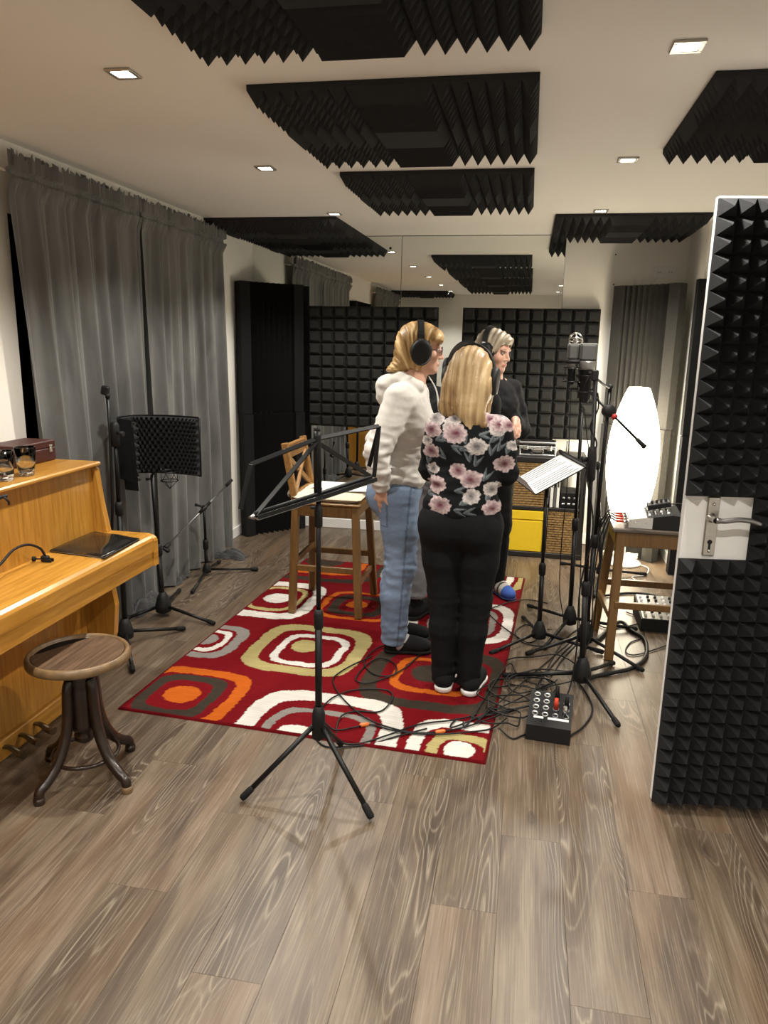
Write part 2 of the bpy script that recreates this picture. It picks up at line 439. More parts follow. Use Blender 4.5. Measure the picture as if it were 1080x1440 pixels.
# ================================================================== THE ROOM
def struct(name, mb, m, parent=None):
    o = mb.build(name, m, parent); o['kind'] = 'structure'; return o
def slab(x0, x1, y0, y1, z0, z1, bev=0.0):
    return MB().box(((x0+x1)/2, (y0+y1)/2, (z0+z1)/2), (x1-x0, y1-y0, z1-z0), None, bev)
T = 0.12
floor = struct('floor', slab(XL-T, XR+T, YB-T, D+T, -0.06, -0.0125), M['shelf'])
# planks: 192 mm laminate boards laid along the room, a part each
PW, PL = 0.192, 1.285
pcache = {}
def plank_mesh(w, l):
    k = (round(w, 3), round(l, 3))
    if k not in pcache:
        pcache[k] = MB().box((0, 0, -0.006), (w-0.0005, l-0.0005, 0.012), None, 0.0004).mesh('plank')
    return pcache[k]
stag = [0.13, 0.78, 0.42, 1.05, 0.6, 0.25, 0.9, 0.5, 1.15, 0.33]
ci = 0; x = XL
while x < XR-0.01:
    w = min(PW, XR-x); y = YB-stag[ci % len(stag)]
    while y < D:
        a, b = max(y, YB), min(y+PL, D)
        if b-a > 0.02 and not (x+w/2 > XA and (a+b)/2 > YA+0.1):
            o = link('plank', plank_mesh(w, b-a), M['floor'], floor)
            o.location = (x+w/2, (a+b)/2, 0)
        y += PL
    ci += 1; x += PW
ceiling = struct('ceiling', slab(XL-T, XR+T, YB-T, D+T, H, H+0.08), M['ceiling'])
# left wall with the window opening behind the curtain
WY0, WY1, WZ0, WZ1 = 3.13, 5.16, 0.12, 2.12
wl = MB()
for (y0, y1, z0, z1) in ((YB-T, WY0, 0, H), (WY1, D+T, 0, H), (WY0, WY1, 0, WZ0), (WY0, WY1, WZ1, H)):
    wl.box((XL-T, (y0+y1)/2, (z0+z1)/2), (2*T, y1-y0, z1-z0))
wall_left = struct('wall_left', wl, M['wall'])
w1 = empty('window_1', (XL-0.2, (WY0+WY1)/2, WZ0), kind='structure')
wf = MB()
for (y0, y1, z0, z1) in ((WY0, WY0+.07, WZ0, WZ1), (WY1-.07, WY1, WZ0, WZ1), (WY0, WY1, WZ0, WZ0+.07), (WY0, WY1, WZ1-.07, WZ1), ((WY0+WY1)/2-.04, (WY0+WY1)/2+.04, WZ0, WZ1)):
    wf.box((XL-0.19, (y0+y1)/2, (z0+z1)/2), (.06, y1-y0, z1-z0))
wf.build('window_frame', M['blackmatte'], w1)
for (y0, y1) in ((WY0+.07, (WY0+WY1)/2-.04), ((WY0+WY1)/2+.04, WY1-.07)):
    MB().box((XL-0.19, (y0+y1)/2, (WZ0+WZ1)/2), (.012, y1-y0, WZ1-WZ0-.14)).build('pane', M['night'], w1)
rv = MB()   # black sheets on the reveal, painting in the shade of the recess
rv.box((XL-.10, WY0-.002+.004, (WZ0+WZ1)/2), (.19, .008, WZ1-WZ0)); rv.box((XL-.10, WY1-.004, (WZ0+WZ1)/2), (.19, .008, WZ1-WZ0)); rv.box((XL-.10, (WY0+WY1)/2, WZ1-.004), (.19, WY1-WY0, .008))
rv.build('reveal_shade', M['blackmatte'], w1)
wall_back = struct('wall_back', slab(XL-2*T, XR+2*T, D, D+T, 0, H), M['wall'])
for (px, py) in ((866, 358), (863, 400)):
    p = AT(px, py, D-.001); MB().cyl(p, p+Vector((0, .006, 0)), .006, n=10).build('screw_hole', M['blackmatte'], wall_back)
struct('wall_rear', slab(XL-2*T, XR+2*T, YB-T, YB, 0, H), M['wall'])
struct('wall_right', slab(XR, XR+T, YB-T, YA+.3, 0, H), M['wall'])
struct('wall_recess', slab(XA, XR+T, YA, D+.02, 0, H), M['wall'])
def bboard(name, x0, x1, y0, y1): struct(name, slab(x0, x1, y0, y1, 0, .085, .004), M['white'])
bboard('baseboard_left', XL, XL+.014, WY1+.1, D-.01)
bboard('baseboard_back', XL+.014, XA-.014, D-.020, D-.0005)
bboard('baseboard_recess', XA-.014, XA, YA, D-.02)
bboard('baseboard_rear', XL, XR, YB, YB+.014)
bboard('baseboard_right', XR-.014, XR, YB+.014, YA-.09)

# mirrors on the back wall, two sheets with a thin joint
for i, (x0, x1) in enumerate(((XL+.002, -1.049), (-1.0455, .223))):
    g = empty('wall_mirror', ((x0+x1)/2, D-.003, .09), label=('large wall mirror sheet running into the corner behind the upright foam trap' if i == 0 else 'large wall mirror sheet ending beside the bare white wall'), cat='mirror')
    slab(x0, x1, D-.006, D-.001, .088, H-.004).build('mirror_glass', M['mirror'], g)
    ed = MB()
    for (a, b, c, d_) in ((x0, x1, H-.0055, H-.0025), (x1-.0012, x1+.0008, .088, H-.004)):
        ed.box(((a+b)/2, D-.0045, (c+d_)/2), (b-a, .006, d_-c))
    ed.build('dark_edge', M['blackmatte'], g)
    if i == 0:
        p = AT(549, 349, D-.008); MB().box(p, (.018, .004, .018), None, .002).build('mounting_clip', M['blackmatte'], g)

def socket_plate(c, w, h, holes, label):
    g = empty('wall_socket', (c[0], c[1], c[2]-h/2), label=label, cat='socket')
    MB().box(c, (w, .010, h), None, .003).build('face_plate', M['white'], g)
    for k in range(holes):
        q = Vector(c)+Vector(((k-(holes-1)/2)*w/holes, -.004, 0))
        MB().lathe([(.026, 0), (.026, .004), (.021, .004), (.019, .0005), (0, .0005)], q, 16, (0, -1, 0)).build('outlet', M['white'], g)
        for s in (-1, 1):
            MB().cyl(q+Vector((s*.009, -.001, 0)), q+Vector((s*.009, -.0035, 0)), .003, n=8).build('pin_hole', M['blackmatte'], g)
    return g
c = AT(935, 383, D-.006)
wsock = socket_plate(c, .155, .082, 2, 'white double wall socket above the lit foam corner trap')
sp = spline([c+Vector((-.04, -.012, -.0)), c+Vector((-.055, -.035, -.03)), c+Vector((-.075, -.03, -.12)), c+Vector((-.085, -.02, -.25))], 6)
MB().tube(sp, .004, 6).build('plugged_cord', M['white'], wsock)
c = AT(811, 628, D-.006)
socket_plate(c, .15, .082, 2, 'white double wall socket low beside the black shelf')

# ------------------------------------------------------------------ downlights
k = 0
for X in (-1.327, .381):
    for Y in (5.11, 3.765, 2.43, 1.09, -.25):
        g = empty('downlight', (X, Y, H), label=('square recessed downlight, lit, in the ceiling row along the curtain side' if X < 0 else 'square recessed downlight, lit, in the ceiling row along the door side'), cat='downlight', group='downlights in the white ceiling')
        fr = MB(); a, b = .044, .030
        for (cx_, cy_, dx, dy) in ((0, (a+b)/2, 2*a, a-b), (0, -(a+b)/2, 2*a, a-b), ((a+b)/2, 0, a-b, 2*b), (-(a+b)/2, 0, a-b, 2*b)):
            fr.box((X+cx_, Y+cy_, H-.004), (dx, dy, .008), None, .002)
        fr.build('frame', M['nickel'], g)
        MB().cyl((X, Y, H-.0035), (X, Y, H-.0005), .029, n=20).build('bulb', M['bulb'], g)
        ld = bpy.data.lights.new('downlight_beam', 'SPOT'); ld.energy = SPOT_W; ld.color = SPOT_COL
        ld.spot_size = math.radians(128); ld.spot_blend = 0.55; ld.shadow_soft_size = .03
        lo = bpy.data.objects.new('downlight_beam', ld); COL.objects.link(lo); lo.location = (X, Y, H-.012); lo.parent = g
        bpy_inv(lo, g)
        k += 1

# ------------------------------------------------------------------ acoustic foam
def tile_profile(L, nt, flat):
    """breakpoints along one axis: nt teeth, a flat centre, nt teeth"""
    w = L*(1-flat)/2; p = w/nt; xs = []; hs = []
    for k in range(nt): xs += [k*p, k*p+p/2]; hs += [0, 1]
    xs += [w]; hs += [0]
    xs += [w+p*.5, L-w-p*.5]; hs += [1, 1]
    xs += [L-w]; hs += [0]
    for k in range(nt): xs += [L-w+k*p+p/2, L-w+(k+1)*p]; hs += [1, 0]
    return np.array(xs), np.array(hs, float)
def studio_tile_mesh(L, nt, flat, base, depth):
    """corner pyramids, edge wedges and a flat centre block; lies in XY, grows to -Z"""
    xs, hs = tile_profile(L, nt, flat); n = len(xs); mb = MB()
    hh = np.minimum(hs[:, None], hs[None, :])
    vs = [(xs[i], xs[j], -(base+depth*hh[i, j])) for i in range(n) for j in range(n)]
    fs = []
    for i in range(n-1):
        for j in range(n-1):
            a, b, c, d_ = i*n+j, (i+1)*n+j, (i+1)*n+j+1, i*n+j+1
            ha, hb, hc, hd = hh[i, j], hh[i+1, j], hh[i+1, j+1], hh[i, j+1]
            if abs(ha-hc) >= abs(hb-hd): fs += [(a, c, b), (a, d_, c)]
            else: fs += [(a, d_, b), (b, d_, c)]
    mb.add(vs, fs)
    m0 = len(mb.v); ring = [i*n for i in range(n)]+[(n-1)*n+j for j in range(1, n)]+[i*n+n-1 for i in range(n-2, -1, -1)]+[j for j in range(n-2, 0, -1)]
    mb.v += [(mb.v[i][0], mb.v[i][1], 0.0) for i in ring]; q = len(ring)
    for a in range(q):
        b = (a+1) % q; mb.f.append((ring[a], ring[b], m0+b, m0+a)); mb.sm.append(False)
    mb.f.append(tuple(range(m0, m0+q))); mb.sm.append(False)
    return mb.mesh('studio_foam')
TL = .955
M['foam_c'] = mat('ceiling_foam', (0.030, 0.0303, 0.0315), 0.95, 0.2, 60, 0.3, 900, spec=0.15)
tile = studio_tile_mesh(TL, 6, .30, .018, .050)
CP = [((-.975, 1.29), 'black sculpted foam panel on ceiling, second in the run of four ahead of the mirror'),
      ((-.975, 2.59), 'black sculpted foam panel on ceiling, third in the run of four ahead of the mirror'),
      ((-.985, 3.895), 'black sculpted foam panel on ceiling closest to the mirror in the central run'),
      ((-.975, -.01), 'black sculpted foam panel on ceiling at the rear end of the central run'),
      ((-2.30, 5.222), 'black sculpted foam panel on ceiling in the corner above the curtain end'),
      ((.112, 5.222), 'black sculpted foam panel on ceiling above the paper floor lamp'),
      ((.505, 2.65), 'black sculpted foam panel on ceiling above the opened foam-covered door'),
      ((-2.30, -1.19), 'black sculpted foam panel on ceiling in the rear corner over the second curtain')]
for (x, y), lb in CP:
    o = link('ceiling_foam_panel', tile, M['foam_c']); o.location = (x, y, H-.0005); tag(o, lb, 'foam panel', 'sculpted foam panels on the ceiling')

def block_panel(x0, x1, z0, z1, y, label):
    """grid of truncated pyramids on the back wall"""
    g = empty('block_foam_panel', ((x0+x1)/2, y, z0), label=label, cat='foam panel', group='square-block foam panels in front of the mirror')
    slab(x0, x1, y-.030, y, z0, z1).build('backing_board', M['blackmatte'], g)
    nx = nz = 10; cw, ch = (x1-x0)/nx, (z1-z0)/nz; e, f = .004, .022
    vs = []
    for (q, yy) in ((e, 0), (e, -.018), (f, -.0495)):
        vs += [(-cw/2+q, yy, -ch/2+q), (cw/2-q, yy, -ch/2+q), (cw/2-q, yy, ch/2-q), (-cw/2+q, yy, ch/2-q)]
    me = MB().add(vs, [(0, 1, 5, 4), (1, 2, 6, 5), (2, 3, 7, 6), (3, 0, 4, 7), (4, 5, 9, 8), (5, 6, 10, 9), (6, 7, 11, 10), (7, 4, 8, 11), (8, 9, 10, 11)]).mesh('foam_block')
    for i in range(nx):
        for j in range(nz):
            o = link('foam_block', me, M['foam_w'], g); o.location = (x0+(i+.5)*cw, y-.0302, z0+(j+.5)*ch)
    return g
M['foam_w'] = mat('foam_blocks_grey', (0.027, 0.027, 0.026), 0.95, 0.2, 60, 0.35, 900, spec=0.15)
block_panel(-1.805, -.738, .892, 1.873, D-.008, 'grid-block black foam panel before the mirror, behind the wooden bar chair')
block_panel(-.540, .518, .862, 1.873, D-.008, 'grid-block black foam panel before the mirror, behind the black shelf and microphones')

def wedge_tile(name, p0, p1, z0, z1, parent, m, nt=8, base=.022, depth=.068, flat=.085, push=0.0):
    """vertical wedges between plan points p0 -> p1, facing to the right-hand side of p0->p1"""
    p0, p1 = Vector((*p0, 0)), Vector((*p1, 0)); d = (p1-p0); L = d.length; d.normalize(); n = Vector((d.y, -d.x, 0))
    prof = [(0, 0), (0, base+depth), (flat, base+depth)]
    w = (L-2*flat)/nt
    for k in range(nt): prof += [(flat+k*w+w*.08, base), (flat+k*w+w*.5, base+depth*.9), (flat+(k+1)*w-w*.08, base)]
    prof += [(L-flat, base+depth), (L, base+depth), (L, 0)]
    mb = MB(); mb.prism(prof, z0, z1, lambda p, q, a: p0+d*p+n*(q+push)+Vector((0, 0, a)))
    return mb.build(name, m, parent)
def trap(p0, p1, z1, label, m, zm=1.01, **k):
    g = empty('corner_foam_trap', ((p0[0]+p1[0])/2, (p0[1]+p1[1])/2, 0), label=label, cat='foam panel', group='upright wedge foam stacked two high')
    wedge_tile('wedge_foam', p0, p1, zm, z1, g, m, **k)
    wedge_tile('wedge_foam', p0, p1, .004, zm-.003, g, m, push=.016, **k)
    return g
trap((-2.285, 5.735), (-1.905, 6.15), 2.035, 'black upright wedge foam trap across the corner beside the white wall strip', M['foam'])
trap((.652, 6.15), (1.065, 5.80), 2.04, 'upright wedge foam trap across the corner, lit by the paper lamp', M['foam_lit'])
g = empty('wall_foam_strip', (1.3, YA-.03, 0), label='flat-edged dark foam sheets stacked against the stepped wall behind the door', cat='foam panel')
wedge_tile('wedge_foam', (1.072, YA-.001), (1.495, YA-.001), 1.0, 2.045, g, M['foam'], nt=6)
wedge_tile('wedge_foam', (1.072, YA-.001), (1.495, YA-.001), .003, .995, g, M['foam'], nt=6, push=.015)
g = empty('wall_foam_panel', (XL, 2.35, 1.1), label='wedge foam sheet on the left wall above the piano, seen in the mirror', cat='foam panel')
wedge_tile('wedge_foam', (XL+.001, 1.76), (XL+.001, 2.72), 1.25, 2.1, g, M['foam'], nt=16)

# ------------------------------------------------------------------ curtains
def curtain(name, ya, yb, xw, ztop, folds, seed, label, lean=0.0, parent=None, zrod=None, nz=70):
    rs = np.random.RandomState(seed); nu = int((yb-ya)/.0075); u = np.linspace(0, 1, nu)
    zr = ztop-.075
    zs = np.concatenate([np.linspace(.012, zr-.05, nz-22), np.linspace(zr-.045, ztop, 22)])
    ph = np.cumsum(rs.uniform(.55, 1.5, 60)); ph = np.interp(u, np.linspace(0, 1, 60), ph/ph[-1])
    A = np.interp(u, np.linspace(0, 1, 18), rs.uniform(.25, 1.25, 18))
    P = []
    for z in zs:
        t = max(0., (zr-z)/zr)
        big = np.sin(2*PI*folds*ph+.5*np.sin(2*t+u*9)+.45*np.sin(2*PI*folds*ph))
        med = np.sin(2*PI*folds*2.6*ph+1.3+1.5*t)
        fine = np.sin(2*PI*folds*7*ph+rs.uniform(0, .2))+.6*np.sin(2*PI*folds*11.3*ph)
        amp = .018+.034*min(1, t*1.6)
        x = xw+A*amp*big+.012*(1-.45*t)*med*(1.4-A)
        if z > zr-.10:
            k = min(1, (z-(zr-.10))/.07); x = x*(1-k)+k*(xw+.012+.007*fine+.008*big)
            if z < zr-.02 or z > zr+.012: x = x+k*.020*np.abs(np.sin(2*PI*folds*5.3*ph+2.2*np.sin(2*PI*folds*ph)))
            if abs(z-zr) < .012: x = np.maximum(x-.006, xw+.012)
        y = ya+(yb-ya)*u+lean*(1-u)*t+.012*np.cos(2*PI*folds*ph)*min(1, t*2)
        zz = np.full(nu, z)
        if z > zr+.02: zz = zz+(.012*np.sin(2*PI*folds*4.1*ph)+.009*np.sin(2*PI*folds*9.7*ph))*((z-zr)/.075)
        P.append(np.stack([x, y, zz], 1))
    V = np.concatenate(P); 
    me = arr_mesh(name, V, grid_faces(len(zs), nu))
    return tag(link(name, me, M['velvet'], parent), label, 'curtain')
curtain('curtain', 3.035, 4.225, -2.232, 2.355, 7, 3, 'grey velvet curtain with ruffled header hanging next to the bright bare wall', lean=.16)
curtain('curtain', 4.165, 5.34, -2.226, 2.355, 6.3, 8, 'grey velvet curtain with ruffled header hanging next to the corner foam trap', lean=-.02)
curtain('curtain', -.50, 1.40, -2.232, 2.355, 15, 21, 'grey velvet curtain at the rear of the left wall, seen in the mirror')
for (a, b, lb) in ((3.0, 5.33, 'thin metal curtain rod over the window curtains'), (-.55, 1.42, 'thin metal curtain rod over the rear curtain')):
    g = empty('curtain_rod', (-2.235, (a+b)/2, 2.28), label=lb, cat='curtain rod')
    MB().cyl((-2.235, a-.06, 2.28), (-2.235, b+.02, 2.28), .007, n=10).build('rod', M['nickel'], g)
    for e, s in ((a-.06, -1), (b+.02, 1)):
        MB().lathe([(.007, -.004), (.013, 0), (.014, .012), (.009, .022), (0, .024)], (-2.235, e, 2.28), 12, (0, s, 0)).build('finial', M['nickel'], g)
    for e in (a-.03, b+.008):
        MB().bar((XL, e, 2.28), (-2.232, e, 2.28), .012, .012).build('bracket', M['nickel'], g)

# ------------------------------------------------------------------ the opened door, foam on the room side
P0 = Vector((.529, 2.529, 0)); P1 = Vector((.932, 2.584, 0)); dd = (P1-P0).normalized(); dn = Vector((dd.y, -dd.x, 0))
DW, DH = .93, 2.035
def DP(a, h, q=0.0): return P0+dd*a+dn*q+Vector((0, 0, h))
Rd = Matrix((dd, -dn, Vector((0, 0, 1)))).transposed()
door = empty('door_1', P0, kind='structure')
MB().box(DP(DW/2, .008+DH/2, -.0165), (DW, .032, DH), Rd, .002).build('door_leaf', M['white'], door)
NC = 17; pc = (DW+.002)/NC; NR = 38; pr = (DH-.014)/NR
hz0, hz1 = AT(985, 781, 2.535).z, AT(985, 697, 2.535).z
r0, r1 = round((hz0-.014)/pr), round((hz1-.014)/pr); hc = 4
def pyr_sheet(name, cells):
    mb = MB(); b, t = .012, .064
    for (i, j) in cells:
        a, h = -.004+i*pc, .014+j*pr
        vs = [DP(a, h, 0), DP(a+pc, h, 0), DP(a+pc, h+pr, 0), DP(a, h+pr, 0), DP(a, h, b), DP(a+pc, h, b), DP(a+pc, h+pr, b), DP(a, h+pr, b), DP(a+pc/2+random.uniform(-.003, .003), h+pr/2+random.uniform(-.004, .002), t)]
        mb.add(vs, [(0, 1, 5, 4), (1, 2, 6, 5), (2, 3, 7, 6), (3, 0, 4, 7), (4, 5, 8), (5, 6, 8), (6, 7, 8), (7, 4, 8)])
    return mb.build(name, M['foam_d'], door)
M['foam_d'] = mat('pyramid_foam', (0.0185, 0.0188, 0.0203), 0.92, 0.2, 60, 0.35, 900, spec=0.2)
pyr_sheet('pyramid_foam_sheet', [(i, j) for i in range(NC) for j in range(r1, NR)])
pyr_sheet('pyramid_foam_sheet', [(i, j) for i in range(NC) for j in range(0, r0)])
pyr_sheet('pyramid_foam_sheet', [(i, j) for i in range(hc, NC) for j in range(r0, r1)])
zc = (hz0+hz1)/2
hp = MB().box(DP(.088, zc, .005), (.040, .010, (hz1-hz0)*.99), Rd, .003).build('handle_plate', M['nickel'], door); hp['label'] = 'worn metal lock plate'
MB().lathe([(.016, 0), (.016, .006), (.010, .010), (.010, .045)], DP(.084, zc+.03, .008), 16, dn).build('handle_rose', M['nickel'], hp)
lv = spline([DP(.084, zc+.03, .05), DP(.11, zc+.030, .056), DP(.15, zc+.036, .056), DP(.19, zc+.033, .056), DP(.225, zc+.022, .056)], 5)
MB().tube(lv, [.010]*3+[.0085]*(len(lv)-5)+[.007, .006], 10).build('lever_handle', M['steel'], hp)
kh = MB(); kh.cyl(DP(.088, zc-.052, .0095), DP(.088, zc-.052, .0112), .008, n=12); kh.box(DP(.088, zc-.066, .0103), (.007, .0016, .024), Rd)
kh.build('keyhole', M['blackmatte'], hp)
for h in (zc+.075, zc-.082): MB().lathe([(.006, 0), (.005, .003), (0, .003)], DP(.088, h, .010), 10, dn).build('screw', M['chrome'], hp)
for h in (.25, 1.0, 1.78): MB().cyl(DP(DW+.006, h-.05, .002), DP(DW+.006, h+.05, .002), .008, n=10).build('hinge', M['steel'], door)
fr = MB()
hp_ = P0+dd*(DW+.012)
for (y0, y1, z0, z1) in ((hp_.y-.02, hp_.y+.05, 0, 2.10), (hp_.y-1.0, hp_.y-.93, 0, 2.10), (hp_.y-1.0, hp_.y+.05, 2.05, 2.12)):
    fr.box((XR-.012, (y0+y1)/2, (z0+z1)/2), (.024, y1-y0, z1-z0), None, .003)
struct('trim_1', fr, M['white'])
# ================================================================== RUG
def make_rug():
    a = math.radians(-3.2); ex = np.array([math.cos(a), math.sin(a)]); ey = np.array([-math.sin(a), math.cos(a)])
    O = np.array([-1.685, 2.742]); Wd, Ln = 1.615, 2.44; st = .0052
    nu, nv = int(Wd/st)+1, int(Ln/st)+1
    U, Vv = np.meshgrid(np.linspace(0, Wd, nu), np.linspace(0, Ln, nv), indexing='ij'); u = U.ravel(); v = Vv.ravel()
    P3 = np.stack([u, v, u*0], 1)
    wob = .006*snoise(P3, 70, 5)+.004*snoise(P3, 180, 6); ru, rv = u+wob, v+.006*snoise(P3, 75, 9)
    RED, WHT, OLV, GRY, ORG, BRN = (.130, .0025, .0055), (.56, .54, .50), (.33, .28, .12), (.20, .185, .17), (.40, .085, .008), (.033, .025, .018)
    col = np.tile(np.array(RED), (len(u), 1))
    def rr(cu, cv, hu, hv, p=4.0): return (np.abs((ru-cu)/hu)**p+np.abs((rv-cv)/hv)**p)**(1/p)
    def ring(cu, cv, hu, hv, w, c, p=4.0):
        d = (1-rr(cu, cv, hu, hv, p))*min(hu, hv); col[(d > 0) & (d < w)] = c
    def dot(cu, cv, hu, hv, c, p=2.3): col[rr(cu, cv, hu, hv, p) < 1] = c
    # motif: list of rings
    ring(.20, .19, .285, .275, .062, ORG); ring(.20, .19, .178, .20, .055, BRN); dot(.205, .195, .082, .082, ORG)
    ring(0., .805, .215, .225, .058, GRY); ring(0., .805, .135, .145, .034, WHT); dot(.0, .81, .075, .075, GRY)
    ring(.585, .850, .303, .312, .075, OLV); ring(.60, .835, .182, .205, .040, WHT); dot(.555, .875, .07, .08, OLV)
    ring(.13, 1.53, .272, .335, .075, WHT); ring(.13, 1.54, .17, .222, .03, OLV, 3); dot(.132, 1.54, .085, .085, WHT)
    ring(.67, 1.56, .245, .245, .035, ORG); ring(.66, 1.56, .175, .175, .06, BRN); dot(.645, 1.57, .068, .06, ORG)
    ring(.16, 2.44, .50, .50, .07, BRN); ring(.16, 2.44, .33, .35, .05, ORG); dot(.16, 2.40, .14, .12, BRN)
    ring(1.29, .70, .34, .345, .078, BRN); ring(1.285, .715, .205, .20, .042, ORG); dot(1.27, .73, .10, .10, BRN)
    ring(1.30, 1.505, .302, .333, .062, WHT); ring(1.31, 1.50, .195, .225, .038, GRY); dot(1.31, 1.50, .07, .08, WHT)
    ring(1.25, 2.44, .37, .37, .05, OLV); ring(1.25, 2.44, .29, .29, .05, WHT); dot(1.30, 2.40, .16, .11, OLV)
    ring(.78, 2.40, .16, .30, .045, GRY); dot(.78, 2.42, .07, .12, WHT)
    ring(.90, .0, .35, .392, .085, WHT); ring(.91, .0, .235, .228, .038, GRY); dot(.84, .0, .10, .075, WHT)
    ring(1.51, .03, .222, .268, .058, WHT); ring(1.51, .05, .137, .135, .045, OLV, 3); dot(1.503, .068, .062, .062, WHT)
    col *= (1+.16*snoise(P3, 900, 3)+.07*snoise(P3, 120, 4))[:, None]
    edge = (u < .012) | (u > Wd-.012) | (v < .012) | (v > Ln-.012); col[edge] = np.array(RED)*.7
    z = .0095+.0012*RNG.uniform(-1, 1, len(u))+.001*snoise(P3, 60, 8)
    z[(u <= 0) | (u >= Wd-1e-6) | (v <= 0) | (v >= Ln-1e-6)] = .0005
    XY = O[None]+u[:, None]*ex[None]+v[:, None]*ey[None]
    me = arr_mesh('rug', np.stack([XY[:, 0], XY[:, 1], z], 1), grid_faces(nu, nv), np.clip(col, 0, 1))
    return tag(link('rug', me, vmat('rug_pile', .95, .4, 700, spec=.1)), 'red shag rug with rounded retro squares in white, olive, grey and orange', 'rug')
make_rug()
RUGZ = .010

# ================================================================== PIANO
M['pedal'] = mat('tarnished_brass', (0.16, 0.13, 0.08), 0.35, 0.2, 50, metal=1.0)
def make_piano():
    Y0, Y1 = 1.42, 2.935
    g = empty('upright_piano', (-1.95, (Y0+Y1)/2, 0), label='honey oak upright piano with closed key lid against the left wall', cat='piano')
    # end cheeks: slanted front edge above and below the key bed
    prof = [(-2.26, .0), (-1.905, .0), (-1.890, .05), (-1.825, .14), (-1.775, .28), (-1.760, .42), (-1.780, .55), (-1.785, .62), (-1.60, .62), (-1.585, .70), (-1.60, .745), (-1.775, .752), (-1.80, .90), (-1.815, 1.035), (-1.835, 1.048), (-2.26, 1.048)]
    for (a, b) in ((Y0, Y0+.035), (Y1-.035, Y1)):
        MB().prism(prof, a, b, lambda p, q, t: Vector((p, t, q))).build('side_cheek', M['piano'], g)
    slab(-2.27, -1.805, Y0+.0, Y1+.002, 1.049, 1.068, .006).build('top_lid', M['piano_y'], g)
    MB().prism([(-1.845, .757), (-1.825, .757), (-1.832, 1.047), (-1.852, 1.047)], Y0+.036, Y1-.036, lambda p, q, t: Vector((p, t, q))).build('upper_panel', M['piano'], g)
    # key lid: flat top with rounded nose and a front board below with a groove
    nose = [(-1.842, .735), (-1.842, .757), (-1.60, .757), (-1.580, .754), (-1.568, .746), (-1.562, .735), (-1.562, .686), (-1.566, .683), (-1.566, .679), (-1.842, .679)]
    MB().prism(nose, Y0-.0, Y1-.028, lambda p, q, t: Vector((p, t, q))).build('key_lid', M['piano_y'], g)
    slab(-1.80, -1.568, Y0+.0, Y1-.028, .618, .678, .004).build('key_slip', M['piano_y'], g)
    blk = [(-1.84, .62), (-1.84, .758), (-1.60, .758), (-1.578, .753), (-1.563, .742), (-1.558, .73), (-1.558, .62)]
    for (a, b) in ((Y1-.0275, Y1+.004),):
        MB().prism(blk, a, b, lambda p, q, t: Vector((p, t, q))).build('key_block', M['piano_y'], g)
    slab(-1.93, -1.905, Y0+.036, Y1-.036, .085, .617, .003).build('lower_panel', M['piano'], g)
    slab(-2.2, -1.89, Y0+.036, Y1-.036, .002, .082, .004).build('bottom_rail', M['piano_y'], g)
    slab(-2.27, -2.24, Y0+.036, Y1-.036, .01, 1.046).build('back_panel', M['blackmatte'], g)
    for (px, py) in ((62, 1024), (40, 1040), (12, 1056)):
        p = FL(px, py, .04)
        pd = MB(); pth = spline([(-1.900, p.y, .055), (-1.875, p.y, .060), (-1.85, p.y, .052), (-1.825, p.y, .040), (-1.805, p.y, .042)], 4)
        n = len(pth); pd.tube(pth, [.008+.010*(i/(n-1))**1.5 for i in range(n)], 10)
        pd.v = [(x_, y_, .048+(z_-.048)*.75-.012*max(0, (x_+1.86)/.06)) for x_, y_, z_ in pd.v]; pd.v = [(x_, p.y+(y_-p.y)*1.25, z_) for x_, y_, z_ in pd.v]
        pd.build('pedal', M['pedal'], g)
    lk = MB().lathe([(.011, 0), (.011, .002), (.004, .003), (0, .003)], (-1.8335, 2.2, .80), 14, (1, 0, 0)).build('lock_escutcheon', M['brass'], g)
make_piano()
ZT, ZK = 1.0685, .7575     # piano top, key lid

def tumbler(p, label, h, rt, rb, fill, feet):
    g = empty('water_glass', p, label=label, cat='glass', group='water glasses on the piano')
    b = .012
    prof = [(0, b), (rb*.9, b), (rb+(rt-rb)*.12, b+.012), (rb+(rt-rb)*.5, h*.45), (rt, h), (rt-.0022, h), (rb+(rt-rb)*.5-.0022, h*.45), (rb*.92, b+.014), (0, b+.010)]
    MB().lathe(prof, p, 28).build('tumbler', M['glass'], g)
    if feet:
        ft = MB()
        for k in range(4):
            a = k*PI/2+.5; ft.sphere(p+Vector((rb*.72*math.cos(a), rb*.72*math.sin(a), .0085)), (.008, .008, .0085), 8, 6)
        ft.build('glass_feet', M['glass'], g)
    else:
        MB().lathe([(0, .0005), (rb*.92, .0005), (rb*.93, b-.0005), (0, b-.0005)], p, 24).build('thick_base', M['glass'], g)
    zf = h*fill; rr = rb+(rt-rb)*.5*zf/(h*.45) if zf < h*.45 else rb+(rt-rb)*(.5+.5*(zf-h*.45)/(h*.55))
    MB().lathe([(0, b+.0108), (rb*.905, b+.0148), (rr-.003, zf), (0, zf)], p, 28).build('water', M['water'], g)
tumbler(FL(38, 669, ZT), 'clear curved water glass on small feet, beside the oxblood box', .112, .039, .029, .5, True)
tumbler(FL(7, 676, ZT), 'clear straight water glass with thick base on the piano top', .112, .036, .033, .42, False)
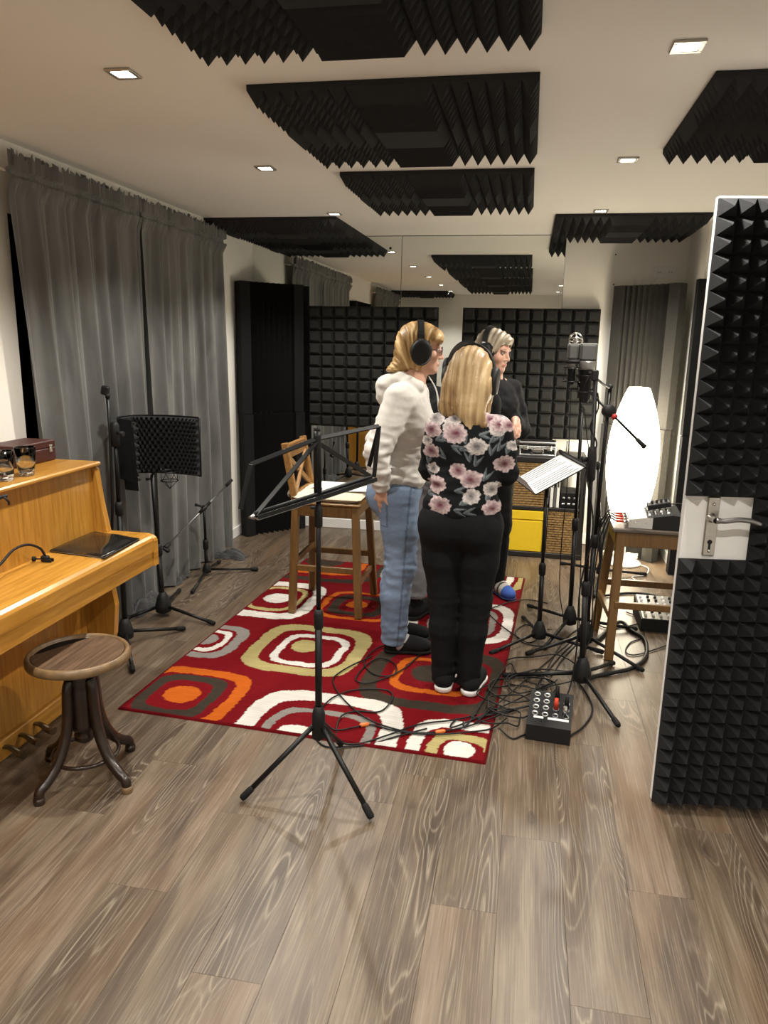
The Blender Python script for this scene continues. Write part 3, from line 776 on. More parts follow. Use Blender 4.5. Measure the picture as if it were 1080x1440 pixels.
# dark object behind the glasses, small oxblood case
def case_box():
    c = Vector((-2.085, 2.79, ZT)); L_, Wd, Hh = .265, .15, .088
    g = empty('instrument_case', c, rz=math.radians(2), label='oxblood leatherette box with two metal latches on the piano top', cat='case')
    def bx(name, x0, x1, y0, y1, z0, z1, m, par, bev=.004): return MB().box(((x0+x1)/2+c.x, (y0+y1)/2+c.y, (z0+z1)/2+c.z), (x1-x0, y1-y0, z1-z0), None, bev).build(name, m, par)
    bx('case_body', -Wd/2, Wd/2, -L_/2, L_/2, .0005, Hh*.64, M['oxblood'], g); bx('case_lid', -Wd/2, Wd/2, -L_/2, L_/2, Hh*.645, Hh, M['oxblood'], g)
    for y in (-.055, .095):
        l = bx('latch', Wd/2, Wd/2+.004, y-.010, y+.010, Hh*.42, Hh*.78, M['nickel'], g, .001); bx('latch_hook', Wd/2+.004, Wd/2+.007, y-.006, y+.006, Hh*.50, Hh*.66, M['chrome'], l, .001)
case_box()
def folder():
    c = [FL(64, 776, ZK), FL(120, 748, ZK), FL(197, 759, ZK), FL(147, 786, ZK)]
    c[0].x = -1.835; c[1].x = -1.838
    g = empty('music_folder', sum(c, Vector())/4, label='glossy black sleeve folder lying on the piano key lid', cat='folder')
    cen = sum(c, Vector())/4
    def sheet(name, k0, z0, z1, m, n=10, bulge=.006, par=None):
        P = []; 
        for zz, up in ((z0, 0), (z1, 1)):
            for i in range(n+1):
                for j in range(n+1):
                    a, b = i/n, j/n; q = (c[0]*(1-a)+c[3]*a)*(1-b)+(c[1]*(1-a)+c[2]*a)*b; q = cen+(q-cen)*k0
                    e = min(a, 1-a, b, 1-b); P.append((q.x, q.y, ZK+zz+(bulge*min(1, e*5)+.002*math.sin(9*a+3*b) if up else 0)))
        N = (n+1)**2; fs = []
        for i in range(n):
            for j in range(n):
                t = i*(n+1)+j; fs += [(t, t+1, t+n+2, t+n+1), (N+t, N+t+n+1, N+t+n+2, N+t+1)]
        rim = [i*(n+1) for i in range(n+1)]+[n*(n+1)+j for j in range(1, n+1)]+[i*(n+1)+n for i in range(n-1, -1, -1)]+[j for j in range(n-1, 0, -1)]
        for q in range(len(rim)): a, b = rim[q], rim[(q+1) % len(rim)]; fs.append((a, b, N+b, N+a))
        return MB().add(P, fs, True).build(name, m, par)
    sheet('papers', .965, .0012, .0055, M['paper'], 4, .0, g)
    sheet('cover', 1.0, .0062, .0075, M['gloss'], 14, .009, g)
    sheet('back_cover', 1.0, .0003, .0010, M['gloss'], 2, 0, g)
folder()
def clip_lamp():
    p = FL(64, 790, ZK)
    g = empty('clip_lamp', p, label='black clip-on gooseneck lamp lying on the piano key lid', cat='lamp')
    cb = MB(); cb.box(p+Vector((0, 0, .0125)), (.030, .022, .024), None, .004); cb.box(p+Vector((.018, -.006, .007)), (.022, .006, .013), None, .002); cb.box(p+Vector((.018, .010, .007)), (.022, .006, .013), None, .002)
    cb.build('clamp', M['blackmatte'], g)
    kn = MB(); kn.cyl(p+Vector((-.036, -.012, .012)), p+Vector((-.012, -.004, .012)), .003, n=8); kn.cyl(p+Vector((-.044, -.0145, .012)), p+Vector((-.034, -.0115, .012)), .010, n=12)
    kn.build('thumb_screw', M['blackmatte'], g)
    e = AT(-40, 812, 2.0)
    nk = spline([p+Vector((0, 0, .024)), AT(56, 771, p.y-.02), AT(38, 766, p.y-.08), AT(18, 774, p.y-.16), AT(0, 794, p.y-.25), Vector((-1.75, 2.10, .80)), Vector((-1.76, 2.02, .775))], 7)
    MB().tube(nk, .0048, 8).build('gooseneck', M['blackmatte'], g)
    hd = nk[-1]; MB().lathe([(.006, 0), (.016, .01), (.017, .05), (.012, .075), (0, .078)], hd+Vector((0, .01, -.001)), 12, (-.1, -1, -.0)).build('lamp_head', M['blackmatte'], g)
clip_lamp()
# small black clip on the edge of the piano top
p = FL(2, 697, ZT-.004); g = MB(); g.box(p+Vector((.004, -.005, -.004)), (.012, .05, .012), None, .003); g.tube([p+Vector((.008, .0, -.004)), p+Vector((.016, .012, -.022)), p+Vector((.014, .016, -.034))], .004, 6)
tag(g.build('page_clip', M['blackmatte']), 'small black clip on the front edge of the piano top', 'clip')

# ================================================================== PIANO STOOL
def piano_stool():
    c = Vector((-1.525, 2.255, 0)); zs = .495
    g = empty('piano_stool', c, label='old round screw piano stool with worn wooden seat and bent legs', cat='stool')
    R_ = .178
    MB().lathe([(0, zs-.040), (.10, zs-.042), (R_-.02, zs-.038), (R_, zs-.028), (R_+.001, zs-.012), (R_-.004, zs-.001), (R_-.011, zs+.003), (R_-.018, zs-.001), (R_-.020, zs-.006), (R_-.022, zs-.012), (0, zs-.012)], c, 48).build('seat_rim', M['stoolrim'], g)
    # plywood seat disc, broken off along one chord so the dark inside shows
    mb = MB(); n = 48; r = R_-.022; top = []; th0 = math.radians(152); 
    hw = math.radians(54)
    for k in range(n+1):
        a = th0+hw+(2*PI-2*hw)*k/n; top.append((c.x+r*math.cos(a), c.y+r*math.sin(a)))
    vs = [(x_, y_, zs-.0025) for x_, y_ in top]+[(x_, y_, zs-.011) for x_, y_ in top]; m_ = len(top)
    mb.add(vs, [tuple(range(m_)), tuple(reversed(range(m_, 2*m_)))]+[(i, (i+1) % m_, m_+(i+1) % m_, m_+i) for i in range(m_)])
    mb.build('seat_board', M['stoolseat'], g)
    MB().lathe([(0, zs-.0118), (r, zs-.0118), (r, zs-.0114), (0, zs-.0114)], c, 40).build('dark_underlay', M['blackmatte'], g)
    MB().lathe([(.0, zs-.060), (.060, zs-.060), (.085, zs-.050), (.09, zs-.043), (0, zs-.043)], c, 24).build('seat_plate', M['darkwood'], g)
    MB().lathe([(0, .14), (.020, .142), (.034, .155), (.036, .175), (.026, .19), (.044, .20), (.050, .215), (.050, .36), (.046, .375), (.050, .385), (.050, .42), (.040, .435), (.018, .437), (.018, zs-.06)], c, 28).build('screw_column', M['darkwood'], g)
    for a in (-112, -22, 68, 158):
        a = math.radians(a+4); d = Vector((math.cos(a), math.sin(a), 0))
        pr = [(.048, .40), (.058, .375), (.062, .32), (.068, .25), (.086, .175), (.125, .105), (.172, .062), (.200, .045), (.206, .018)]
        pts = spline([c+d*q+Vector((0, 0, z)) for q, z in pr], 5); n = len(pts)
        lg = MB().tube(pts, [.017+.003*math.sin(i/(n-1)*PI) for i in range(n)], 12).build('leg', M['darkwood'], g)
        MB().lathe([(.019, .0005), (.021, .010), (.019, .024), (.0, .028)], c+d*.206, 12).build('foot_cap', M['stoolrim'] if a > -.5 and a < .2 else M['darkwood'], lg)
        MB().sphere(c+d*.060+Vector((0, 0, .385)), .006, 8, 6).build('bolt', M['nickel'], lg)
    MB().tube([c+Vector((.115*math.cos(t), .115*math.sin(t), .098)) for t in [2*PI*k/36 for k in range(36)]], .0075, 8, closed=True).build('stretcher_ring', M['darkwood'], g)
piano_stool()

# ================================================================== BAR CHAIR (cross back, faces +X)
def bar_chair():
    g = empty('bar_chair', (-1.10, 4.27, 0), label='wooden cross-back bar chair with cream seat pad on the rug', cat='chair')
    x0, x1, y0, y1, zs = -1.305, -.905, 4.07, 4.46, .690
    def leg(a, b, w=.042):
        return MB().bar(a, b, w, w, (0, 1, 0), .004).build('leg', M['chairwood'], g)
    RZ = RUGZ+.002
    leg((x1+.012, y0-.03, RZ), (x1-.025, y0+.02, zs-.02)); leg((x1+.012, y1+.035, RZ), (x1-.025, y1-.02, zs-.02))
    # rear legs run up into the backrest
    ups = []
    for (yy, s) in ((y0+.018, -1), (y1-.018, 1)):
        b = Vector((x0-.005+.01, yy+s*.04, RZ)); m_ = Vector((x0+.02, yy, zs-.02)); t = Vector((x0-.045, yy, 1.02))
        MB().bar(b, m_, .042, .042, (0, 1, 0), .004).build('leg', M['chairwood'], g)
        MB().bar(m_-Vector((0, 0, .01)), t, .040, .030, (0, 1, 0), .004).build('back_post', M['chairwood_lit'], g); ups.append((m_, t))
    def bp(i, f): return ups[i][0].lerp(ups[i][1], f)
    MB().bar(bp(0, .86), bp(1, .86), .026, .085, (0, 0, 1), .006).build('top_rail', M['chairwood_lit'], g)
    MB().bar(bp(0, .13), bp(1, .13), .024, .045, (0, 0, 1), .004).build('lower_back_rail', M['chairwood_lit'], g)
    e0, e1 = Vector((0, .02, 0)), Vector((0, -.02, 0))
    MB().bar(bp(0, .76)+e0, bp(1, .18)+e1, .018, .030, (0, 0, 1), .003).build('cross_slat', M['chairwood_lit'], g)
    MB().bar(bp(0, .18)+e0+Vector((.006, 0, 0)), bp(1, .76)+e1+Vector((.006, 0, 0)), .018, .030, (0, 0, 1), .003).build('cross_slat', M['chairwood_lit'], g)
    slab(x0-.012, x1+.012, y0-.012, y1+.012, zs-.020, zs, .007).build('seat', M['chairwood_lit'], g)
    for (a, b) in (((x0+.02, y0+.012, zs-.055), (x1-.03, y0+.012, zs-.055)), ((x0+.02, y1-.012, zs-.055), (x1-.03, y1-.012, zs-.055)), ((x1-.020, y0+.03, zs-.055), (x1-.020, y1-.03, zs-.055)), ((x0+.02, y0+.03, zs-.055), (x0+.02, y1-.03, zs-.055))):
        MB().bar(a, b, .020, .066, (0, 0, 1), .003).build('apron', M['chairwood'], g)
    for (a, b) in (((x0+.02, y0-.004, .29), (x1-.01, y0-.004, .29)), ((x0+.02, y1+.004, .29), (x1-.01, y1+.004, .29)), ((x1-.004, y0, .20), (x1-.004, y1, .20)), ((x0+.02, y0, .33), (x0+.02, y1, .33))):
        MB().bar(a, b, .020, .036, (0, 0, 1), .003).build('footrest_rail', M['chairwood'], g)
    # cushion: soft square pad
    n = 26; V = []; Zt = []
    for s in (1, -1):
        for i in range(n+1):
            for j in range(n+1):
                a, b = i/n*2-1, j/n*2-1
                r = (abs(a)**8+abs(b)**8); e = max(0, 1-r); t = .5*.042*e**.35
                cx_, cy_ = (x0+x1)/2+.005, (y0+y1)/2-.004
                V.append((cx_+a*.205, cy_+b*.205, zs+.0215+s*t+(.004*math.sin(7*a+4*b)+.002*math.sin(17*b))*e*(s > 0)))
    N = (n+1)**2; q = grid_faces(n+1, n+1); q2 = q[:, ::-1]+N
    me = arr_mesh('seat_pad', np.array(V), np.concatenate([q, q2]))
    o = link('seat_pad', me, M['cushion']); tag(o, 'cream quilted seat pad on the cross-back bar chair', 'cushion')
    tw = MB()
    for dy in (0, .03): tw.tube(spline([(x0+.005, y0+.06+dy, zs+.03), (x0-.02, y0+.05+dy, zs+.055), (x0-.035, y0+.04+dy, zs+.03), (x0-.03, y0+.05+dy, zs+.01)], 5), .004, 6)
    tie = tw.build('tie', M['cushion'], o)
    # sheets of paper on the pad
    pz = zs+.052
    for k, (cx_, cy_, rz, zz) in enumerate(((-1.02, 4.27, .25, pz), (-1.08, 4.31, -.1, pz+.003))):
        R3 = Matrix.Rotation(rz, 3, 'Z'); sh = MB().box((cx_, cy_, zz), (.297, .21, .0012), R3)
        so = tag(sh.build('paper_sheet', M['paper']), 'printed white sheet lying on the seat pad of the bar chair', 'paper', 'papers on the chair pad')
        ink = MB()
        for r in range(9): ink.box(Vector((cx_, cy_, zz+.0008))+R3 @ Vector((.0, -.085+.021*r, 0)), (.22-.03*(r % 3), .0028, .0003), R3)
        ink.build('print_lines', M['ink'], so)
bar_chair()

# ================================================================== SHELF UNIT with baskets, yellow box
def shelf():
    x0, x1, yf, yb, z1 = -.42, .475, 5.655, 6.08, .775
    g = empty('cube_shelf', ((x0+x1)/2, (yf+yb)/2, 0), label='low black cube shelf unit below the block foam panel', cat='shelf')
    th = .038
    slab(x0, x1, yf, yb, z1-th, z1, .002).build('top_board', M['shelf'], g); slab(x0, x1, yf, yb, .003, .003+th, .002).build('bottom_board', M['shelf'], g)
    for x in (x0, x1-th): slab(x, x+th, yf, yb, .0035+th, z1-th-.0005, .002).build('side_board', M['shelf'], g)
    zm = .385; xm = [(-.09), (.195)]
    slab(x0+th, x1-th, yf+.001, yb, zm-.011, zm+.011, .001).build('middle_board', M['shelf'], g)
    for x in xm:
        for (a, b) in ((.0035+th, zm-.0115), (zm+.0115, z1-th-.0005)): slab(x-.010, x+.010, yf+.001, yb, a, b, .001).build('divider', M['shelf'], g)
    return x0, x1, yf, yb, th, zm, xm, z1
SX0, SX1, SYF, SYB, STH, SZM, SXM, SZ1 = shelf()
def basket(xa, xb, za, zb, label):
    g = empty('wicker_basket', ((xa+xb)/2, SYF+.18, za), label=label, cat='basket', group='woven baskets in the cube shelf')
    a, b = xa+.006, xb-.006; z0, z1 = za+.001, zb-.012; y0, y1 = SYF+.012, SYF+.34
    core = MB()
    core.box(((a+b)/2, y0+.008, (z0+z1)/2), (b-a-.012, .010, z1-z0-.008)); core.box(((a+b)/2, y1, (z0+z1)/2), (b-a-.012, .010, z1-z0-.008))
    core.box((a+.008, (y0+y1)/2, (z0+z1)/2), (.010, y1-y0-.012, z1-z0-.008)); core.box((b-.008, (y0+y1)/2, (z0+z1)/2), (.010, y1-y0-.012, z1-z0-.008)); core.box(((a+b)/2, (y0+y1)/2, z0+.004), (b-a-.02, y1-y0-.02, .008))
    core.build('basket_core', M['shelf'], g)
    rows = 17; cols = int((b-a)/.0155); wv = MB(); ch = (z1-z0)/rows; cw = (b-a)/cols
    for r in range(rows):
        for q in range(cols):
            off = .004 if (r+q) % 2 else .0015
            wv.box((a+(q+.5)*cw, y0-off+.0015, z0+(r+.5)*ch), (cw*.98, .006, ch*.72))
    o = wv.build('woven_front', M['wicker'], g); o['kind'] = 'stuff'
    MB().box(((a+b)/2, y0, z1+.002), (b-a, .016, .012), None, .004).build('rim', M['wicker'], g)
zlo0, zlo1, zhi0, zhi1 = .0035+STH, SZM-.0115, SZM+.0115, SZ1-STH
basket(SXM[0]+.010, SXM[1]-.010, zhi0, zhi1, 'woven basket in the upper cube above the yellow box')
basket(SXM[1]+.010, SX1-STH, zlo0, zlo1, 'woven basket in the lower cube beside the yellow box')
basket(SX0+STH, SXM[0]-.010, zhi0, zhi1, 'woven basket in the shelf cube hidden behind the singers')
def yellow_box():
    a, b, z0, z1, y0, y1 = SXM[0]+.014, SXM[1]-.014, zlo0+.001, zlo1-.008, SYF+.004, SYF+.35
    g = empty('storage_box', ((a+b)/2, y0+.17, z0), label='bright yellow fabric storage box in the lower shelf cube', cat='box')
    MB().box(((a+b)/2, (y0+y1)/2, (z0+z1-.075)/2), (b-a-.006, y1-y0, z1-.075-z0), None, .008).build('box_body', M['yellow'], g)
    MB().box(((a+b)/2, (y0+y1)/2, z1-.036), (b-a, y1-y0+.004, .072), None, .006).build('box_lid', M['yellow'], g)
yellow_box()
# ring binders and black gear in the upper right cube
for k, (xx, w, m, lb) in enumerate(((SXM[1]+.032, .022, 'white', 'white file binder upright in the shelf next to the upper basket'), (SXM[1]+.056, .018, 'grate', 'grey file binder upright in the shelf between white binder and black gear'), (SXM[1]+.079, .020, 'white', 'white narrow binder upright in the shelf next to the black gear'))):
    g = empty('file_binder', (xx, SYF+.1, zhi0), label=lb, cat='binder', group='binders in the upper cube')
    MB().box((xx, SYF+.13, zhi0+.1415), (w, .22, .28), None, .002).build('binder_cover', M[m], g)
    MB().box((xx, SYF+.0215, zhi0+.19), (w*.6, .003, .07), None, .0005).build('spine_label', M['paper'], g)
g = empty('amplifier', (.37, SYF+.15, zhi0), label='black audio unit with small knobs inside the upper shelf cube', cat='amplifier')
MB().box((.358, SYF+.16, zhi0+.06), (.125, .24, .115), None, .004).build('housing', M['blackmatte'], g)
for k in range(3): MB().lathe([(.010, 0), (.009, .012), (0, .012)], (.318+.04*k, SYF+.04, zhi0+.075), 12, (0, -1, 0)).build('knob', M['steel'], g)
for k in range(3): MB().box((.318+.04*k, SYF+.038, zhi0+.03), (.022, .005, .012), None, .001).build('switch', M['alu'], g)
# aluminium-edged flight case on the shelf
def flight_case():
    c = AT(755, 642, 5.78); c.z = SZ1+.0005; w, d_, h = .275, .20, .105
    g = empty('flight_case', (c.x, 5.83, c.z), label='small black flight case with aluminium edges and latches on the shelf', cat='case')
    y0 = 5.74; cx_ = c.x
    MB().box((cx_, y0+d_/2, c.z+h*.30), (w-.012, d_-.012, h*.55), None, .003).build('case_body', M['caseblack'], g)
    MB().box((cx_, y0+d_/2, c.z+h*.80), (w-.012, d_-.012, h*.38), None, .003).build('case_lid', M['caseblack'], g)
    for (zz, nm) in ((.006, 'edge_trim'), (h*.55, 'edge_trim'), (h*.64, 'edge_trim'), (h-.005, 'edge_trim')):
        t = MB(); t.box((cx_, y0+.004, c.z+zz), (w, .012, .013), None, .003); t.box((cx_-w/2+.005, y0+d_/2, c.z+zz), (.012, d_, .013), None, .003); t.box((cx_+w/2-.005, y0+d_/2, c.z+zz), (.012, d_, .013), None, .003)
        t.build(nm, M['alu'], g)
    for s in (-1, 1):
        l = MB().box((cx_+s*.088, y0-.004, c.z+h*.58), (.034, .008, .036), None, .002).build('latch', M['chrome'], g)
        MB().box((cx_+s*.088, y0-.009, c.z+h*.53), (.020, .004, .014), None, .001).build('latch_tab', M['nickel'], l)
        MB().box((cx_+s*(w/2-.006), y0+.004, c.z+h*.3), (.013, .013, h*.6), None, .003).build('corner_post', M['alu'], g)
    hb = MB().box((cx_, y0-.002, c.z+h*.34), (.09, .005, .034), None, .002).build('handle_base', M['nickel'], g)
    MB().tube(spline([(cx_-.038, y0-.004, c.z+h*.44), (cx_-.036, y0-.014, c.z+h*.28), (cx_, y0-.016, c.z+h*.25), (cx_+.036, y0-.014, c.z+h*.28), (cx_+.038, y0-.004, c.z+h*.44)], 5), .005, 8).build('handle_grip', M['blackmatte'], hb)
flight_case()

# ================================================================== PAPER FLOOR LAMP
def floor_lamp():
    c = Vector((.785, 5.66, 0)); g = empty('floor_lamp', c, label='tall white paper floor lamp, lit, beside the foam corner trap', cat='lamp')
    MB().lathe([(0, .001), (.125, .001), (.128, .012), (.12, .022), (.02, .026), (0, .026)], c, 32).build('base', M['white'], g)
    MB().cyl(c+Vector((0, 0, .026)), c+Vector((0, 0, .42)), .011, n=14).build('pole', M['white'], g)
    zb, zt = .345, 1.312; pr = []
    for k in range(33):
        t = k/32; z = zb+(zt-zb)*t; tt = (z-.80)/.512 if z > .80 else (z-.80)/.455
        pr.append((.183*(1-.60*abs(tt)**2.05) if z > .80 else .183*(1-.40*abs(tt)**2.0), z))
    s = MB().lathe(pr, c, 48).build('paper_shade', M['lampshade'], g)
    for (z, r) in ((zt, pr[-1][0]), (zb, pr[0][0])):
        MB().tube([c+Vector((r*math.cos(2*PI*k/40), r*math.sin(2*PI*k/40), z)) for k in range(40)], .0025, 6, closed=True).build('wire_ring', M['white'], s)
    cd_ = spline([c+Vector((.11, -.03, .012)), c+Vector((.17, -.10, .006)), c+Vector((.12, -.28, .006)), c+Vector((.02, -.36, .006)), c+Vector((.10, -.55, .006))], 8)
    MB().tube(cd_, .0035, 6).build('cord', M['white'], g)
floor_lamp()
def power_strip():
    p = FL(873, 785); g = empty('power_strip', p, label='white power strip on the floor by the lamp base', cat='power strip')
    R3 = Matrix.Rotation(-.15, 3, 'Z'); MB().box(p+Vector((-.0, .04, .020)), (.26, .055, .038), R3, .006).build('strip_housing', M['white'], g)
    for k in range(4): q = p+Vector((0, .04, .0395))+R3 @ Vector((-.09+.06*k, 0, 0)); MB().lathe([(.019, 0), (.019, .002), (.016, .002), (.0, .0005)], q, 14).build('outlet', M['grate'], g)
    MB().box(p+R3 @ Vector((-.03, 0, 0))+Vector((0, .04, .062)), (.035, .03, .045), R3, .006).build('plug', M['white'], g)
    MB().tube(spline([p+Vector((-.03, .04, .082)), p+Vector((-.03, .04, .20)), p+Vector((-.035, .05, .30)), p+Vector((-.03, .07, .33))], 6), .0035, 6).build('plug_cord', M['white'], g)
power_strip()

# ================================================================== BACKLESS BAR STOOL used as mixer stand
def side_stool():
    xl, yn, yf, zs = .478, 3.84, 4.19, .700; xr = .905
    g = empty('bar_stool', ((xl+xr)/2, (yn+yf)/2, 0), label='brown wooden bar stool carrying the mixer behind the open door', cat='stool')
    slab(xl-.012, xr+.012, yn-.012, yf+.012, zs-.022, zs, .006).build('seat', mat_seat, g)
    def leg(fx, fy, tx, ty): MB().bar((fx, fy, .002), (tx, ty, zs-.0225), .044, .044, (0, 1, 0), .004).build('leg', M['chairwood'], g)
    leg(.500-.0, 3.80, xl+.035, yn+.025); leg(.462, 4.22, xl+.035, yf-.025); leg(xr+.02, 3.80, xr-.025, yn+.025); leg(xr+.02, 4.22, xr-.025, yf-.025)
    for (a, b) in (((xl+.03, yn+.016, zs-.060), (xr-.03, yn+.016, zs-.060)), ((xl+.03, yf-.016, zs-.060), (xr-.03, yf-.016, zs-.060)), ((xl+.020, yn+.03, zs-.060), (xl+.020, yf-.03, zs-.060)), ((xr-.020, yn+.03, zs-.060), (xr-.020, yf-.03, zs-.060))):
        MB().bar(a, b, .022, .075, (0, 0, 1), .003).build('apron', M['chairwood'], g)
    for (a, b) in (((.505, 3.812, .30), (xr, 3.812, .30)), ((.47, 4.208, .30), (xr, 4.208, .30)), ((.488, 3.83, .24), (.468, 4.19, .24)), ((xr+.005, 3.83, .24), (xr+.005, 4.19, .24))):
        MB().bar(a, b, .022, .036, (0, 0, 1), .003).build('footrest_rail', M['chairwood'], g)
    return zs
mat_seat = wood('brown_black_seat', (0.06, 0.045, 0.035), (0.13, 0.10, 0.08), 0.3, 0, 9, coat=.3)
ZS = side_stool()
def mixer():
    # desk mixer: wedge chassis with silver side cheeks, faders and knobs
    o = Vector((.645, 3.90, ZS+.001)); R3 = Matrix.Rotation(math.radians(-4), 3, 'Z')
    g = empty('audio_mixer', o, label='silver and black desk mixer with red cable plugs on the bar stool', cat='mixer')
    def Pt(x, y, z): return o+R3 @ Vector((x, y, z))
    W_, Dp = .34, .25
    prof = [(0, 0), (Dp, 0), (Dp, .075), (Dp-.045, .078), (0, .040)]
    mb = MB(); mb.prism([(q, z) for q, z in prof], .0, W_, lambda q, z, t: Pt(-.095+q, -.05+t*.80, z)); mb.build('chassis', M['blackmatte'], g)
    # side cheek facing the room, rear rail with the jacks
    ck = MB(); ck.prism([(0, .001), (.115, .001), (.115, .060), (0, .045)], -.004, .0, lambda q, z, t: Pt(-.097+q, -.05+t, z)); ck.build('side_cheek', M['alu'], g)
    tp = MB(); tp.prism([(-.001, .0415), (.085, .0562), (.085, .0585), (-.001, .044)], .001, W_-.001, lambda q, z, t: Pt(-.095+q, -.05+t*.80, z)); tp.build('top_plate', M['micsilver'], g)
    for k in range(4):
        y = -.018+.062*k; jk = MB().lathe([(.012, 0), (.012, .008), (.008, .012), (.008, .022)], Pt(-.095, y, .024), 12, R3 @ Vector((-1, 0, 0))).build('jack_socket', M['chrome'], g)
    for i in range(5):
        for j in range(4):
            MB().lathe([(.007, 0), (.006, .012), (0, .012)], Pt(.005+.03*j, .005+.05*i, .0562+.0052*j), 8).build('knob', M['steel' if (i+j) % 3 else 'white'], g)
    for s in (.03, .085): MB().lathe([(.004, 0), (.003, .003), (0, .003)], Pt(-.097+s, -.054, .03), 8, R3 @ Vector((0, -1, 0))).build('screw', M['chrome'], g)
    # plugs and their cables dropping over the stool edge
    for k in range(4):
        y = -.018+.062*k; a = Pt(-.118, y, .024)
        c = empty('patch_cable', a, label='black cable with red plug entering the side of the desk mixer', cat='cable', group='red-plugged cables of the desk mixer')
        MB().cyl(a, Pt(-.155, y, .024), .0070, .0058, 12).build('plug', M['redplug'], c)
        e = Vector((.43-.010*k, 3.86+.06*k, .62))
        ends = Vector((.34+.03*k, 3.75+.12*k, .010))
        pth = spline([Pt(-.155, y, .024), Pt(-.19, y, .040), Vector((.455, 3.87+.06*k, .745-.006*k)), e, Vector((.42-.015*k, 3.85+.06*k, .40)), Vector((.41, 3.83+.08*k, .12)), ends], 6)
        MB().tube(pth, .0036, 6).build('lead', M['cable'], c)
    h = empty('headphone_amp', Pt(.05, .1, .08), label='small black box with knobs lying on top of the desk mixer', cat='amplifier')
    R4 = R3 @ Matrix.Rotation(math.radians(14), 3, 'Y').inverted()
    MB().box(Pt(.055, .11, .098), (.115, .085, .026), R4, .003).build('box_housing', M['blackmatte'], h)
    for k in range(4): MB().lathe([(.007, 0), (.006, .016), (0, .016)], Pt(.020+.022*k, .10, .1035+.0055*k), 10).build('knob', M['blackmatte'], h)
    MB().tube(spline([Pt(.11, .11, .105), Pt(.17, .10, .11), Pt(.24, .06, .09), Pt(.30, .0, .10)], 6), .004, 6).build('lead', M['cable'], h)
mixer()
def floor_mixer():
    c = Vector((.86, 4.42, 0)); g = empty('floor_mixer', c, label='black mixing console with pale controls standing on the floor under the stool', cat='mixer')
    mb = MB(); mb.prism([(-.16, .002), (.16, .002), (.16, .115), (-.16, .075)], -.14, .26, lambda q, z, t: Vector((c.x+t, c.y+q, z))); mb.build('console_body', M['blackmatte'], g)
    pl = MB(); pl.prism([(-.155, .0765), (.155, .1155), (.155, .118), (-.155, .079)], -.13, .25, lambda q, z, t: Vector((c.x+t, c.y+q, z))); pl.build('control_plate', M['micsilver'], g)
    for i in range(9):
        for j in range(6):
            MB().lathe([(.009, 0), (.007, .014), (0, .014)], (c.x-.11+.042*i, c.y-.12+.048*j, .083+.006*j), 8).build('knob', M['blackmatte' if (i*j) % 3 else 'paper'], g)
floor_mixer()

# ================================================================== STAGE BOX on the floor
def stage_box():
    a = FL(740, 1033); b = FL(800, 1046); c = Vector((.178, 2.99, 0)); R3 = Matrix.Rotation(math.radians(-5), 3, 'Z')
    g = empty('stage_box', c, label='black stage box with sockets, red plug and white label strip on the floor', cat='stage box')
    def Pt(x, y, z): return c+R3 @ Vector((x, y, z))
    mb = MB(); mb.prism([(-.115, .002), (.115, .002), (.115, .118), (.108, .120), (-.075, .082), (-.115, .070)], -.09, .09, lambda q, z, t: Pt(t, q, z)); mb.build('box_shell', M['blackmatte'], g)
    sl = (.120-.082)/.183; nrm = (R3 @ Vector((0, -sl, 1))).normalized()
    for i in range(4):
        for j in range(4):
            if i >= 2 and j == 3: continue
            x, y = -.062+.042*i, -.045+.042*j
            p = Pt(x, y, .082+(y+.075)*sl+.0008)
            sk = MB().lathe([(.0135, 0), (.0135, .003), (.0105, .003), (.0095, .0005), (0, .0005)], p, 14, nrm).build('socket', M['alu'] if i < 2 else M['steel'], g)
            MB().lathe([(.0085, .0006), (.0085, .0012), (0, .0012)], p, 12, nrm).build('socket_core', M['blackmatte'], sk)
    for (x, y, m, hgt) in ((.022, .0, 'redplug', .05), (.064, .01, 'blackmatte', .065), (.022, .055, 'blackmatte', .07), (.060, -.032, 'chrome', .04)):
        p = Pt(x, y, .082+(y+.075)*sl+.003); MB().cyl(p, p+nrm*hgt, .0105, .008, 12).build('plug', M[m], g)
    for (x, w) in ((.035, .085), (-.045, .04)):
        MB().box(Pt(x, -.0668, .0842), (w, .013, .001), R3 @ Matrix.Rotation(math.atan(sl), 3, 'X')).build('label_strip', M['paper'], g)
    return Pt
SBP = stage_box()
